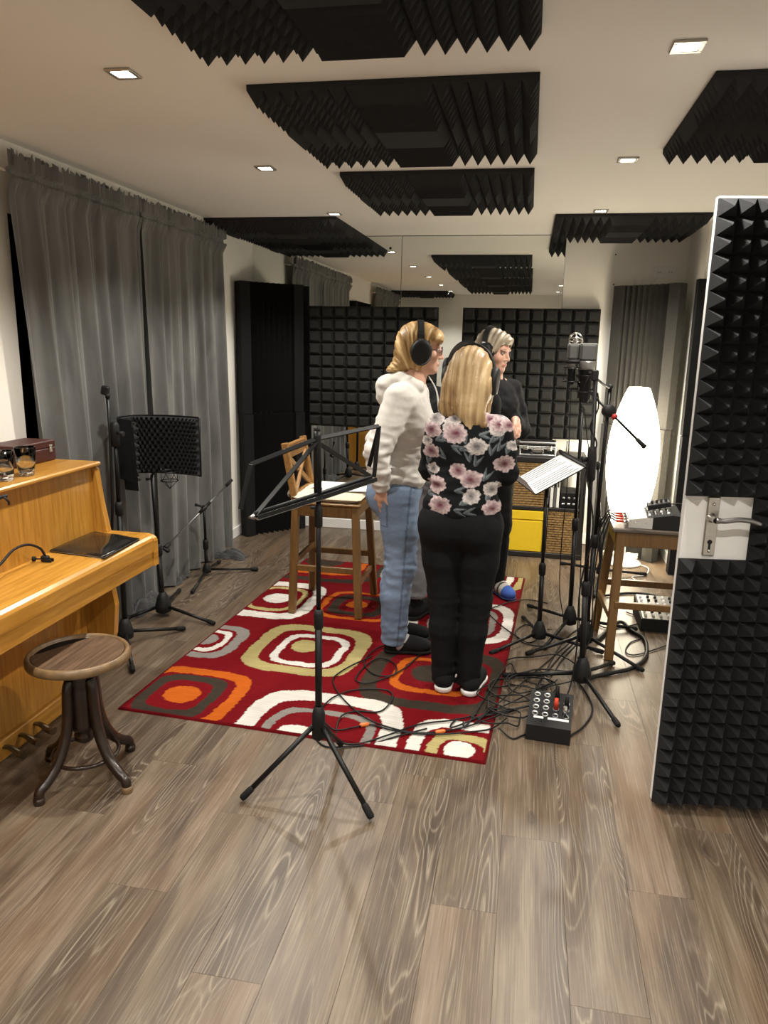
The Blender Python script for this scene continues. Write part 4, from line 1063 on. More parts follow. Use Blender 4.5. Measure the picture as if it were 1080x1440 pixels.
# ================================================================== STANDS
def tri_feet(c, f0, n=3):
    c, f0 = Vector(c), Vector(f0); d = f0-c
    return [c+Matrix.Rotation(2*PI*k/n, 3, 'Z') @ d for k in range(n)]
def stand_base(g, c, feet, zh, ztop, r=.0105, hub=(.028, .09), gz=0.0, lean=None, legr=.0095, cone=True, lowr=None, zmid=None):
    """pole, hub and legs with rubber feet; c is the plan position, feet lie on the floor"""
    c = Vector((c[0], c[1], 0)); top = Vector((c.x, c.y, ztop)) if lean is None else Vector(lean)
    base = Vector((c.x, c.y, gz+.03 if cone else zh-.055)); d = (top-base)
    def on(z): return base+d*((z-base.z)/d.z)
    if zmid:
        MB().cyl(base, on(zmid), lowr or r*1.35, n=14).build('lower_tube', M['black'], g)
        MB().lathe([(r*1.3, -.035), (r*1.9, -.03), (r*2.0, .02), (r*1.5, .035), (r, .037)], on(zmid), 16, d).build('height_clutch', M['blackmatte'], g)
        MB().cyl(on(zmid+.02), top, r, n=12).build('pole', M['black'], g)
    else:
        MB().cyl(base, top, r, n=12).build('pole', M['black'], g)
    hr, hh = hub
    if cone: MB().lathe([(hr*.6, zh-hh*.55), (hr*1.3, zh-hh*.45), (hr*1.35, zh-hh*.15), (hr*.95, zh+hh*.25), (hr*.55, zh+hh*.5), (r, zh+hh*.52)], on(0)*1.0, 18).build('hub', M['blackmatte'], g)
    else: MB().lathe([(r*1.2, zh-.06), (hr, zh-.05), (hr, zh+.04), (hr*.7, zh+.07), (r, zh+.075)], on(0)*1.0, 16).build('hub', M['blackmatte'], g)
    for f in feet:
        f = Vector((f[0], f[1], gz)); a = Vector((c.x, c.y, zh))+(f-c).normalized()*hr*.7; a.z = zh-(.0 if not cone else hh*.18)
        e = Vector((f.x, f.y, gz+.0135)); l = MB().cyl(a, a.lerp(e, .94), legr, n=10).build('leg', M['black'], g)
        dv = (e-a).normalized()
        MB().tube([e-dv*.055, e-dv*.045, e-dv*.008, e], [legr*1.05, .0125, .0130, .0095], 10).build('rubber_foot', M['rubber'], l)
    return on

# --- folding music stand in front
def front_music_stand():
    c = (-.664, 2.363); g = empty('music_stand', (*c, 0), label='tall black folding music stand alone before the rug, desk empty', cat='music stand')
    on = stand_base(g, c, [(-.906, 2.221), (-.433, 2.21), (-.652, 2.655)], .255, 1.085, .0085, (.024, .1), cone=False, legr=.0095, lowr=.0125, zmid=.655)
    MB().lathe([(.009, 0), (.014, .004), (.014, .06), (.011, .075), (.009, .078)], (*c, .985), 14).build('top_clutch', M['blackmatte'], g)
    k = AT(437, 714, 2.35); MB().tube([Vector((*c, 1.05)), k], [.004, .006], 8).build('thumb_screw', M['blackmatte'], g)
    ct, cb = AT(446, 606, 2.375), AT(447, 700, 2.365)
    dk = MB(); dk.tube([cb, cb.lerp(ct, .9), ct], [.0135, .0135, .0115], 12); dk.build('desk_spine', M['black'], g)
    MB().sphere(ct+Vector((.0, 0, .004)), .012, 10, 8).build('finial', M['blackmatte'], g)
    LL, LR = AT(358, 726, 2.20), AT(523, 673, 2.56); TLp, TR = AT(353, 653, 2.20), AT(533, 599, 2.575)
    hub_t = AT(446, 617, 2.37); hub_b = AT(447, 698, 2.36)
    def arm(n, a, b, w=.015, t=.006): MB().bar(a, b, w, t, (0, -1, .5), .001).build(n, M['black'], g)
    arm('upper_arm', hub_t, TLp); arm('upper_arm', hub_t, TR)
    arm('diagonal_arm', hub_t+Vector((0, -.006, -.01)), LL+Vector((.003, .0, .004))); arm('diagonal_arm', hub_t+Vector((0, -.006, -.01)), LR+Vector((-.003, 0, .006)))
    arm('page_holder', TLp, AT(338, 716, 2.17)); arm('page_holder', TR, AT(526, 671, 2.565)); arm('page_holder', TR+Vector((0, .005, 0)), AT(519, 656, 2.60))
    for (a, b) in ((hub_b, LL), (hub_b, LR)):
        lg = MB().bar(a, b, .014, .028, (0, 0, 1), .003).build('ledge', M['black'], g)
        n = (b-a).normalized().cross(Vector((0, 0, 1))).normalized(); n = n if n.y < 0 else -n
        MB().bar(a+n*.016+Vector((0, 0, -.006)), b+n*.016+Vector((0, 0, -.006)), .022, .0035, (0, 0, 1)).build('ledge_tray', M['steel'], lg)
        MB().bar(a+n*.026+Vector((0, 0, .001)), b+n*.026+Vector((0, 0, .001)), .003, .014, (0, 0, 1)).build('ledge_lip', M['black'], lg)
    MB().tube([LL, AT(350, 728, 2.19)], [.011, .004], 8).build('ledge_tip', M['steel'], g)
front_music_stand()

# --- right-hand cluster
def score_stand():
    c = FL(757, 903); g = empty('music_stand', c, label='black music stand holding an open printed score among the cables', cat='music stand')
    f0 = FL(689, 922); top = AT(768, 700, c.y)
    on = stand_base(g, c, tri_feet(c, (f0.x, f0.y, 0)), .075, top.z, .0095, (.030, .10), lean=top, zmid=.42)
    a, b = AT(737, 686, 4.02), AT(807, 648, 4.10)      # desk middle line, seen edge-on
    d = (b-a).normalized(); n = Vector((-.45, -.20, .87)).normalized(); n = (n-d*n.dot(d)).normalized(); w = n.cross(d).normalized()
    def plate(nm, u0, u1, v0, v1, q, th, m, par):
        cen = a.lerp(b, (u0+u1)/2)+w*((v0+v1)/2)+n*q; R3 = Matrix((d, w, n)).transposed()
        return MB().box(cen, ((b-a).length*(u1-u0), abs(v1-v0), th), R3, .0008).build(nm, m, par)
    plate('desk', .02, 1.0, -.17, .17, 0, .004, M['black'], g); plate('desk_ledge', .98, 1.02, -.19, .19, .012, .030, M['black'], g)
    pv = on(top.z-.03); MB().tube([pv-Vector((0, 0, .02)), a.lerp(b, .45)-n*.022], [.012, .012], 10).build('tilt_joint', M['blackmatte'], g)
    s = empty('score', a, label='open white printed score resting on the right music stand', cat='sheet music')
    for (v0, v1) in ((-.168, -.003), (.003, .168)): 
        pg = plate('page', .03, .97, v0, v1, .0050, .0022, M['paper'], s)
        for r in range(5):
            vv = v0+(v1-v0)*(r+1)/6
            plate('text_line', .10, .90-.06*(r % 3), vv-.0050, vv+.0050, .0067, .0006, M['ink'], pg)
    tl = a.lerp(b, .03); e = w*.16
    MB().add([tl+e+n*.007, tl-e+n*.007, tl-e*.9-d*.012+n*.085, tl+e*.4-d*.014+n*.10, tl+e+n*.0085, tl-e+n*.0085, tl-e*.9-d*.0135+n*.085, tl+e*.4-d*.0155+n*.10], [(0, 1, 2, 3), (7, 6, 5, 4), (0, 4, 5, 1), (1, 5, 6, 2), (2, 6, 7, 3), (3, 7, 4, 0)]).build('turned_page', M['paper'], s)
score_stand()
def condenser(g, c, tilt=None, w=.074, hh=.075, name='microphone', label='', m='micgrey', total=.20):
    """side-address condenser: flat grille head, ring, tapered body; c is the bottom"""
    o = empty(name, c, label=label, cat='microphone'); c = Vector(c)
    zg = total-hh
    MB().box(c+Vector((0, 0, zg+hh/2)), (w, w*.62, hh), None, .012).build('grille', M[m], o)
    fr = MB(); fr.box(c+Vector((0, 0, zg+hh-.002)), (w*1.03, w*.2, .008), None, .003)
    for s in (-1, 1): fr.box(c+Vector((s*w*.5, 0, zg+hh/2)), (.006, w*.2, hh), None, .002)
    fr.build('grille_frame', M['micsilver'], o)
    MB().lathe([(0, zg-.045), (w*.46, zg-.044), (w*.50, zg-.036), (w*.52, zg-.004), (w*.48, zg+.002), (0, zg+.002)], c, 28).build('silver_collar', M['micsilver'], o)
    MB().lathe([(0, 0), (w*.22, .001), (w*.24, .012), (w*.34, .02), (w*.36, zg-.05), (w*.42, zg-.0455), (0, zg-.0455)], c, 24).build('body', M['blackmatte'], o)
    return o
def shock_mount(par, c, r=.044, h=.07, m='black'):
    sm = MB()
    for z in (-h/2, h/2): sm.tube([Vector(c)+Vector((r*math.cos(t), r*math.sin(t), z)) for t in [2*PI*k/24 for k in range(24)]], .0028, 6, closed=True)
    for k in range(6): 
        t = 2*PI*k/6; sm.cyl(Vector(c)+Vector((r*math.cos(t), r*math.sin(t), -h/2)), Vector(c)+Vector((r*math.cos(t+.7), r*math.sin(t+.7), h/2)), .0016, n=6)
    return sm.build('shock_mount', M[m], par)

c2 = FL(800, 884); g = empty('microphone_stand', c2, label='black microphone stand with round hub carrying the big silver microphone', cat='microphone stand')
t2 = AT(819, 572, c2.y)
stand_base(g, c2, tri_feet(c2, FL(742, 854)), .085, t2.z, .0095, (.030, .11), lean=t2, zmid=.62)
m2b = AT(822, 566, c2.y); mm = condenser(g, m2b, w=.086, hh=.092, total=.31, name='condenser_microphone', label='big silver condenser microphone with grey square grille on stand', m='micgrey')
shock_mount(mm, m2b+Vector((0, 0, .10)), .047, .085)
m1b = AT(803, 541, c2.y+.02)
mo = condenser(g, m1b, w=.060, hh=.085, total=.215, name='condenser_microphone', label='grey condenser microphone in a black cradle left of the big silver one', m='micgrey')
shock_mount(mo, m1b+Vector((0, 0, .055)), .043, .075)
cr_ = MB(); cr_.lathe([(.030, .112), (.052, .118), (.054, .128), (.036, .135)], m1b, 20); cr_.build('cradle_ring', M['blackmatte'], mo)
MB().tube([m1b+Vector((.036, 0, .02)), t2+Vector((-.004, 0, -.02))], .006, 8).build('side_arm', M['black'], g)
bb = AT(814, 560, c2.y+.10)
ob = empty('pencil_microphone', bb, label='slim blue and white microphone standing behind the big silver one', cat='microphone')
MB().cyl(bb, bb+Vector((0, 0, .16)), .009, n=12).build('lower_body', M['blackmatte'], ob); MB().cyl(bb+Vector((0, 0, .1605)), bb+Vector((0, 0, .235)), .0135, n=14).build('body', M['blue'], ob); MB().cyl(bb+Vector((0, 0, .2355)), bb+Vector((0, 0, .268)), .0125, n=14).build('capsule', M['white'], ob)
rc = AT(809.5, 478, c2.y+.10); orr = empty('ring_shock_mount', rc, label='bright wire ring shock mount at the top of the microphone group', cat='shock mount')
for ax in ((1, 0, 0), (.3, 1, 0), (0, .3, 1)):
    R3 = Vector((0, 0, 1)).rotation_difference(Vector(ax)).to_matrix()
    MB().tube([rc+R3 @ Vector((.036*math.cos(2*PI*k/24), .036*math.sin(2*PI*k/24), 0)) for k in range(24)], .0045, 6, closed=True).build('wire_ring', M['chrome'], orr)
MB().lathe([(0, -.012), (.014, -.010), (.016, 0), (.010, .014), (0, .016)], rc, 12).build('capsule', M['chrome'], orr)
MB().cyl(rc+Vector((0, 0, -.036)), bb+Vector((-.013, 0, .22)), .004, n=8).build('stem', M['chrome'], orr)

c3 = Vector((.335, 3.42, 0)); g = empty('microphone_stand', c3, label='black microphone stand with thick clutch nearest the stage box', cat='microphone stand')
t3 = AT(838, 528, c3.y)
on3 = stand_base(g, c3, [(.471, 3.06), (-.035, 3.454), (.52, 3.735)], .10, t3.z, .0100, (.032, .12), lean=t3, zmid=.50)
zk = AT(836, 640, c3.y).z
MB().lathe([(.010, -.10), (.019, -.09), (.021, 0), (.019, .05), (.015, .055), (.010, .06)], on3(zk-.02), 16, (t3-c3)).build('thick_clutch', M['blackmatte'], g)
MB().tube([on3(zk-.02)+Vector((-.018, 0, 0)), on3(zk-.02)+Vector((-.045, -.005, .0))], [.010, .014], 10).build('clutch_knob', M['blackmatte'], g)
MB().box(t3+Vector((-.004, 0, .0)), (.030, .024, .050), None, .006).build('top_bracket', M['blackmatte'], g)
MB().tube(spline([t3+Vector((.0, 0, -.01)), AT(848, 540, 3.6), AT(856, 545, 3.8)], 5), .0055, 8).build('swivel_arm', M['black'], g)
MB().tube([t3+Vector((-.01, 0, .005)), AT(829, 524, 3.6)], .005, 8).build('side_arm', M['black'], g)
wr = MB().tube(spline([on3(1.40)+Vector((.01, -.012, 0)), on3(1.33)+Vector((.016, .0, 0)), on3(1.25)+Vector((-.014, -.008, 0)), on3(1.17)+Vector((.017, -.006, 0)), on3(1.05)+Vector((-.020, -.02, 0)), on3(.8)+Vector((.018, -.012, 0)), on3(.5)+Vector((-.026, -.01, 0)), on3(.2)+Vector((-.03, -.03, 0)), Vector((.27, 3.33, .008)), Vector((.2, 3.22, .008))], 8), .0038, 6)
tag(wr.build('microphone_cable', M['cable']), 'black cable wound around the stand with thick clutch', 'cable')

c4 = Vector((.385, 3.93, 0)); g = empty('boom_stand', c4, label='black boom stand whose grey boom rod dips across the paper lamp', cat='microphone stand')
t4 = AT(858, 546, c4.y)
on4 = stand_base(g, c4, [(.657, 3.668), (.075, 3.745), (.46, 4.27)], .095, t4.z, .0100, (.032, .12), lean=t4, zmid=.60)
MB().sphere(t4+Vector((0, 0, .006)), .015, 10, 8).build('top_knob', M['blackmatte'], g)
pv = AT(856, 578, c4.y-.02)
MB().lathe([(0, -.022), (.030, -.022), (.033, -.010), (.033, .010), (.030, .022), (0, .022)], pv, 20, (.25, -1, .1)).build('boom_clutch', M['blackmatte'], g)
be = AT(905, 627, c4.y-.16); d = (be-pv).normalized(); b0 = pv-d*.16
MB().cyl(b0, be-d*.05, .0068, n=10).build('boom_rod', M['black'], g)
MB().tube([be-d*.055, be-d*.045, be+d*.01, be+d*.012], [.007, .010, .0125, .008], 10).build('boom_grip', M['rubber'], g)
MB().lathe([(.006, 0), (.016, .004), (.016, .018), (.006, .022)], pv+d*.034, 12, d).build('red_collar', M['red'], g)
MB().tube([b0, AT(836, 552, c4.y+.05)], [.0045, .006], 8).build('boom_tip', M['black'], g)

c5 = FL(845, 812); g = empty('microphone_stand', c5, label='black microphone stand standing behind the others before the shelf', cat='microphone stand')
t5 = AT(841, 655, c5.y); stand_base(g, c5, [FL(788, 794), FL(909, 810), FL(835, 842)], .075, t5.z, .0100, (.030, .10), zmid=.40, lean=t5)
MB().lathe([(.008, 0), (.016, .01), (.016, .05), (.008, .06), (0, .062)], t5+Vector((0, 0, -.03)), 12).build('top_clutch', M['blackmatte'], g)

# --- left-hand stands by the curtain
c = Vector((-2.02, 3.41, 0)); t = AT(162, 612, c.y)
g = empty('boom_stand', c, label='black boom stand folded upright beside the piano end with clip on top', cat='microphone stand')
on = stand_base(g, c, [(-1.80, 3.085), (-1.80, 3.66), (-2.13, 3.62)], .09, t.z, .0105, (.032, .11), lean=t, zmid=.74)
MB().lathe([(.012, -.06), (.021, -.055), (.022, .05), (.013, .065), (0, .067)], t, 14).build('tilt_clutch', M['blackmatte'], g)
e = AT(151, 560, c.y); b_ = AT(158, 700, c.y-.03)
MB().tube([b_+Vector((-.02, 0, -.25)), b_, t+Vector((-.022, -.01, 0)), e], .0075, 8).build('boom_rod', M['black'], g)
ck = MB(); ck.tube([e, e+Vector((.004, 0, .022))], [.011, .013], 10); ck.build('clip_joint', M['blackmatte'], g)
p = AT(148, 549, c.y); MB().box(p, (.036, .030, .045), Matrix.Rotation(.25, 3, 'Y'), .006).build('microphone_clip', M['blackmatte'], g)
MB().tube([t+Vector((.015, -.01, .015)), t+Vector((.055, -.015, .01))], [.007, .013], 8).build('clutch_knob', M['blackmatte'], g)

def reflection_filter():
    c = Vector((-2.025, 3.845, 0)); t = AT(214, 668, c.y)
    g = empty('vocal_shield_stand', c, label='black stand with curved egg-crate vocal shield in front of the curtain', cat='microphone stand')
    on = stand_base(g, c, [FL(302, 880), FL(170, 876), FL(253, 832)], .085, t.z, .0115, (.034, .12), lean=t, zmid=.40)
    # curved shell: plan curve from the near-left flap round to the right end
    zt0, zb0 = 1.182, .862
    plan = [AT(189, 645, 3.50), AT(169, 632, 3.58), AT(173, 630, 3.66), AT(186, 628, 3.74), AT(210, 626, 3.785), AT(240, 625, 3.80), AT(264, 625, 3.785), AT(281, 625, 3.755)]
    pl = spline([Vector((p.x, p.y, 0)) for p in plan], 10); n = len(pl)
    nr = []
    for i in range(n):
        tt = pl[min(i+1, n-1)]-pl[max(i-1, 0)]; q = Vector((tt.y, -tt.x, 0)).normalized(); nr.append(q)
    def shell(off0, off1, z0, z1, i0, i1, m, nm, par):
        mb = MB(); vs = []; fs = []; k = i1-i0
        for i in range(i0, i1):
            for (o_, z) in ((off0, z0), (off1, z0), (off1, z1), (off0, z1)): vs.append(pl[i]+nr[i]*o_+Vector((0, 0, z)))
        for i in range(k-1):
            for q in range(4): fs.append((i*4+q, i*4+(q+1) % 4, (i+1)*4+(q+1) % 4, (i+1)*4+q))
        fs += [(3, 2, 1, 0), ((k-1)*4, (k-1)*4+1, (k-1)*4+2, (k-1)*4+3)]
        return mb.add(vs, fs).build(nm, m, par)
    sh = shell(-.006, .0, zb0, zt0, 0, n, M['blackmatte'], 'shell', g)
    # egg-crate foam lining
    nu, nv = n*3, 64; V = []
    for i in range(nu):
        s = i/(nu-1)*(n-1); a = int(min(s, n-2)); f = s-a; P = pl[a].lerp(pl[a+1], f); N = nr[a].lerp(nr[a+1], f).normalized()
        L_ = s*.016
        for j in range(nv):
            z = zb0+.004+(zt0-zb0-.008)*j/(nv-1)
            dpt = .020+.017*math.sin(L_*142)*math.sin((z-zb0)*142)
            if i in (0, nu-1) or j in (0, nv-1): dpt = .001
            V.append(P+N*dpt+Vector((0, 0, z)))
    link('egg_crate_foam', arr_mesh('egg_crate_foam', np.array([list(v) for v in V]), grid_faces(nu, nv)), M['foam_d'], g)
    rim = MB().tube([pl[i]+nr[i]*-.003+Vector((0, 0, zt0)) for i in range(n)]+[pl[-1]+Vector((0, 0, zb0))], .005, 6); rim.build('rim_tube', M['black'], g)
    fl = [AT(186, 601, 3.485), AT(167, 596, 3.575), AT(176, 688, 3.575), AT(194, 690, 3.485)]
    q = [p+Vector((.012, -.012, 0)) for p in fl]
    MB().add(fl+q, [(0, 1, 2, 3), (7, 6, 5, 4), (0, 4, 5, 1), (1, 5, 6, 2), (2, 6, 7, 3), (3, 7, 4, 0)]).build('side_flap', M['blackmatte'], g)
    ctr = AT(238, 668, 3.70); s = shock_mount(g, ctr+Vector((0, 0, -.005)), .046, .05)
    MB().tube([t+Vector((0, 0, .0)), AT(225, 655, 3.76), ctr+Vector((-.046, 0, .02))], .006, 8).build('support_arm', M['black'], g)
    w = MB(); 
    for k in range(4): a = 2*PI*k/4; w.cyl(ctr+Vector((.046*math.cos(a), .046*math.sin(a), -.03)), ctr+Vector((0, 0, -.075)), .0018, n=6)
    w.build('mount_cage', M['black'], g)
    MB().tube([on(.82), on(.82)+Vector((-.03, -.02, -.004))], [.005, .009], 8).build('thumb_screw', M['blackmatte'], g)
reflection_filter()
def low_boom():
    c = FL(291, 809); t = AT(287, 714, c.y); g = empty('boom_stand', c, label='low black boom stand with slanted boom in front of the curtain end', cat='microphone stand')
    stand_base(g, c, [FL(270, 836), FL(363, 803), (c.x-.03, c.y+.30)], .055, t.z, .0095, (.022, .07), lean=t, zmid=.22, legr=.008)
    a, b = AT(326, 675, c.y+.12), AT(237, 766, c.y-.45); m_ = a.lerp(b, .42)
    MB().cyl(a, b, .0062, n=10).build('boom_rod', M['steel'], g)
    MB().cyl(a, a.lerp(b, .1), .0105, n=12).build('boom_grip', M['rubber'], g)
    MB().cyl(m_.lerp(a, .12), m_.lerp(b, .20), .0105, n=12).build('boom_sleeve', M['black'], g)
    MB().sphere(t, .020, 12, 8).build('boom_clutch', M['blackmatte'], g)
    MB().tube([t+Vector((-.02, 0, .01)), t+Vector((-.06, -.01, .02))], [.006, .012], 8).build('clutch_knob', M['blackmatte'], g)
    d = (b-a).normalized(); MB().tube([b-d*.01, b+d*.015, b+d*.035], [.012, .013, .018], 10).build('microphone_holder', M['blackmatte'], g)
    MB().box(b+d*.035+Vector((.01, 0, -.008)), (.045, .03, .022), Matrix.Rotation(.5, 3, 'Y'), .005).build('holder_clip', M['blackmatte'], g)
low_boom()

# ================================================================== CABLES on floor and rug
def on_rug(p): return -1.68 < p.x < .0 and 2.72 < p.y < 5.1
def cable(pxs, label, group, r=.0036, plugs=(), jig=0.0, seed=0, name='audio_cable'):
    rs = random.Random(seed); pts = []
    for i, q in enumerate(pxs):
        p = FL(q[0], q[1]); z = q[2] if len(q) > 2 else 0
        base = (.0125 if on_rug(p) else .0005)+r
        pts.append(Vector((p.x, p.y, base+z+rs.uniform(0, .004))))
    sp = spline(pts, 9)
    g = empty(name, pts[0], label=label, cat='cable', group=group)
    MB().tube(sp, r, 6).build('jacket', M['cable'], g)
    for (f, m, L_) in plugs:
        i = int(f*(len(sp)-2)); a = sp[i]; d = (sp[i+1]-a).normalized()
        MB().tube([a-d*L_, a-d*L_*.7, a+d*L_*.6, a+d*L_], [.005, .009, .009, .006], 10).build('connector', M[m], g)
GR = 'black audio cables lying on rug and floor'
RL = 'black audio cable snaking across the red rug'
FLb = 'black audio cable in the tangle around the stand feet'
def loop(cx_, cy_, rx, ry, a0, a1, n=10): return [(cx_+rx*math.cos(math.radians(a0+(a1-a0)*k/n)), cy_+ry*math.sin(math.radians(a0+(a1-a0)*k/n))) for k in range(n+1)]
cable([(524, 928), (500, 938), (478, 950), (468, 962), (480, 985), (510, 1012), (545, 1028), (590, 1036), (640, 1031), (672, 1022), (700, 1012), (726, 1000)], 'black cable with orange joint running from the singers to the tangle', None, plugs=((.70, 'orangeplug', .022),))
cable([(452, 1015), (470, 1032), (500, 1028), (520, 1024), (560, 1034), (610, 1038), (650, 1036), (690, 1030), (712, 1015)], 'black cable with orange joint starting at the front music stand', None, plugs=((.34, 'orangeplug', .022),))
cable([(560, 905), (528, 918), (512, 935), (525, 952), (552, 955), (556, 940), (535, 930), (515, 940), (500, 960), (520, 965), (560, 950), (590, 925), (600, 910)], RL, GR, seed=2, plugs=((.05, 'chrome', .014),))
cable([(452, 1000), (470, 985), (500, 975), (540, 975), (552, 985), (535, 1005), (500, 1005), (478, 1015), (474, 1040), (500, 1048), (545, 1040), (590, 1024), (640, 1018), (670, 1010)], RL, GR, seed=3)
cable([(440, 1035), (455, 1050), (480, 1052), (520, 1048), (560, 1040), (600, 1030)], RL, GR, seed=4)
cable([(640, 880), (670, 870), (690, 860), (720, 850), (745, 845), (770, 850)], FLb, GR, seed=5)
cable([(682, 862), (700, 880), (720, 895), (745, 905), (760, 890), (740, 880), (725, 890), (735, 905), (765, 910), (790, 905)], FLb, GR, seed=6)
T3 = [loop(745, 960, 34, 13, 0, 330), loop(735, 975, 48, 18, 40, 420), loop(770, 955, 40, 12, 100, 470), loop(720, 1000, 34, 16, 0, 350), loop(705, 1015, 30, 14, 180, 560), loop(760, 940, 50, 16, 200, 520), loop(715, 985, 45, 18, 90, 400), loop(745, 965, 26, 14, 10, 380)]
for k, lp in enumerate(T3):
    rs = random.Random(k+20); q = [(x_+rs.uniform(-5, 5), y_+rs.uniform(-3, 3), rs.uniform(0, .02)) for x_, y_ in lp]
    tail = [(700-8*k, 1005+3*k), (676-5*k, 1012+4*(k % 3))] if k % 2 else [(790, 930-4*k), (812+3*k, 905-5*k)]
    cable(q+tail, FLb, GR, seed=k+30, r=.0034+.0004*(k % 2))
cable([(702, 1030), (720, 1040), (735, 1036), (760, 1028)], FLb, GR, seed=50)
cable([(800, 1038, 0), (818, 1026), (831, 1008), (832, 992), (820, 970), (808, 955)], 'thick black cable curving from the stage box to the stand hub', None, r=.0045)
cable([(838, 905), (870, 878), (888, 890), (906, 902), (908, 925), (890, 942), (860, 950), (835, 955), (822, 960)], 'thick flat black multicore cable bending around the stool legs', None, r=.011)
cable([(880, 862), (900, 872), (905, 895), (886, 905), (880, 918), (895, 922), (935, 910), (955, 900)], 'thin black cable looping out from below the stool', None)
cable([(848, 852), (838, 862), (842, 880), (862, 885), (890, 880), (920, 872)], FLb, GR, seed=61)
cable([(850, 840), (880, 836), (910, 838), (945, 846)], FLb, GR, seed=62, r=.008)
# cables hanging from the microphones and from the headphones of the far singer
def hang(pts, label, r=.0030):
    g = empty('microphone_cable', pts[-1], label=label, cat='cable'); MB().tube(spline(pts, 10), r, 6).build('jacket', M['cable'], g)
hang([AT(803, 545, c2.y), AT(801, 600, c2.y-.02), AT(797, 690, c2.y-.03), AT(790, 760, c2.y-.02), AT(787, 830, c2.y), FL(792, 880, .006), FL(770, 885, .006)], 'thin cable hanging straight down from the grey condenser microphone')
hang([AT(822, 575, c2.y-.01), AT(825, 610, c2.y-.03), AT(828, 640, c2.y-.03), AT(822, 680, c2.y-.02), AT(818, 760, c2.y-.02), FL(815, 880, .006), FL(825, 892, .006)], 'thin cable hanging from the big silver microphone')

# crumpled black cloth heaps by the curtain
def heap(poly_c, rx, ry, h, seed, label):
    c = FL(*poly_c); nu, nv = 60, 40; V = []
    rs = np.random.RandomState(seed); th = np.linspace(0, 2*PI, nu, endpoint=False); rr_ = np.linspace(0, 1, nv)
    A, Bq = np.meshgrid(th, rr_, indexing='ij'); a = A.ravel(); b = Bq.ravel()
    rad = 1+.28*np.sin(3*a+seed)+.16*np.sin(7*a+2*seed)
    x = c.x+rx*b*rad*np.cos(a); y = c.y+ry*b*rad*np.sin(a); P = np.stack([x, y, 0*x], 1)
    z = h*(1-b**2)*(.45+.55*np.abs(snoise(P, 38, seed)))+.022*np.abs(snoise(P, 90, seed+1))*(1-b**6)+.002
    V = np.stack([x, y, z], 1); i = np.arange(nu)[:, None]*nv+np.arange(nv-1)[None]; j = ((np.arange(nu)+1) % nu)[:, None]*nv+np.arange(nv-1)[None]
    Fq = np.stack([i, j, j+1, i+1], -1).reshape(-1, 4)
    return tag(link('cloth_heap', arr_mesh('cloth_heap', V, Fq), M['cloth']), label, 'cloth')
heap((322, 782), .13, .11, .05, 3, 'crumpled black cloth on the floor at the end of the curtain')
heap((207, 850), .11, .17, .09, 5, 'crumpled dark bag and cables on the floor under the vocal shield')
heap((245, 815), .07, .14, .06, 9, 'small crumpled dark cloth between the vocal shield stand and the low boom stand')
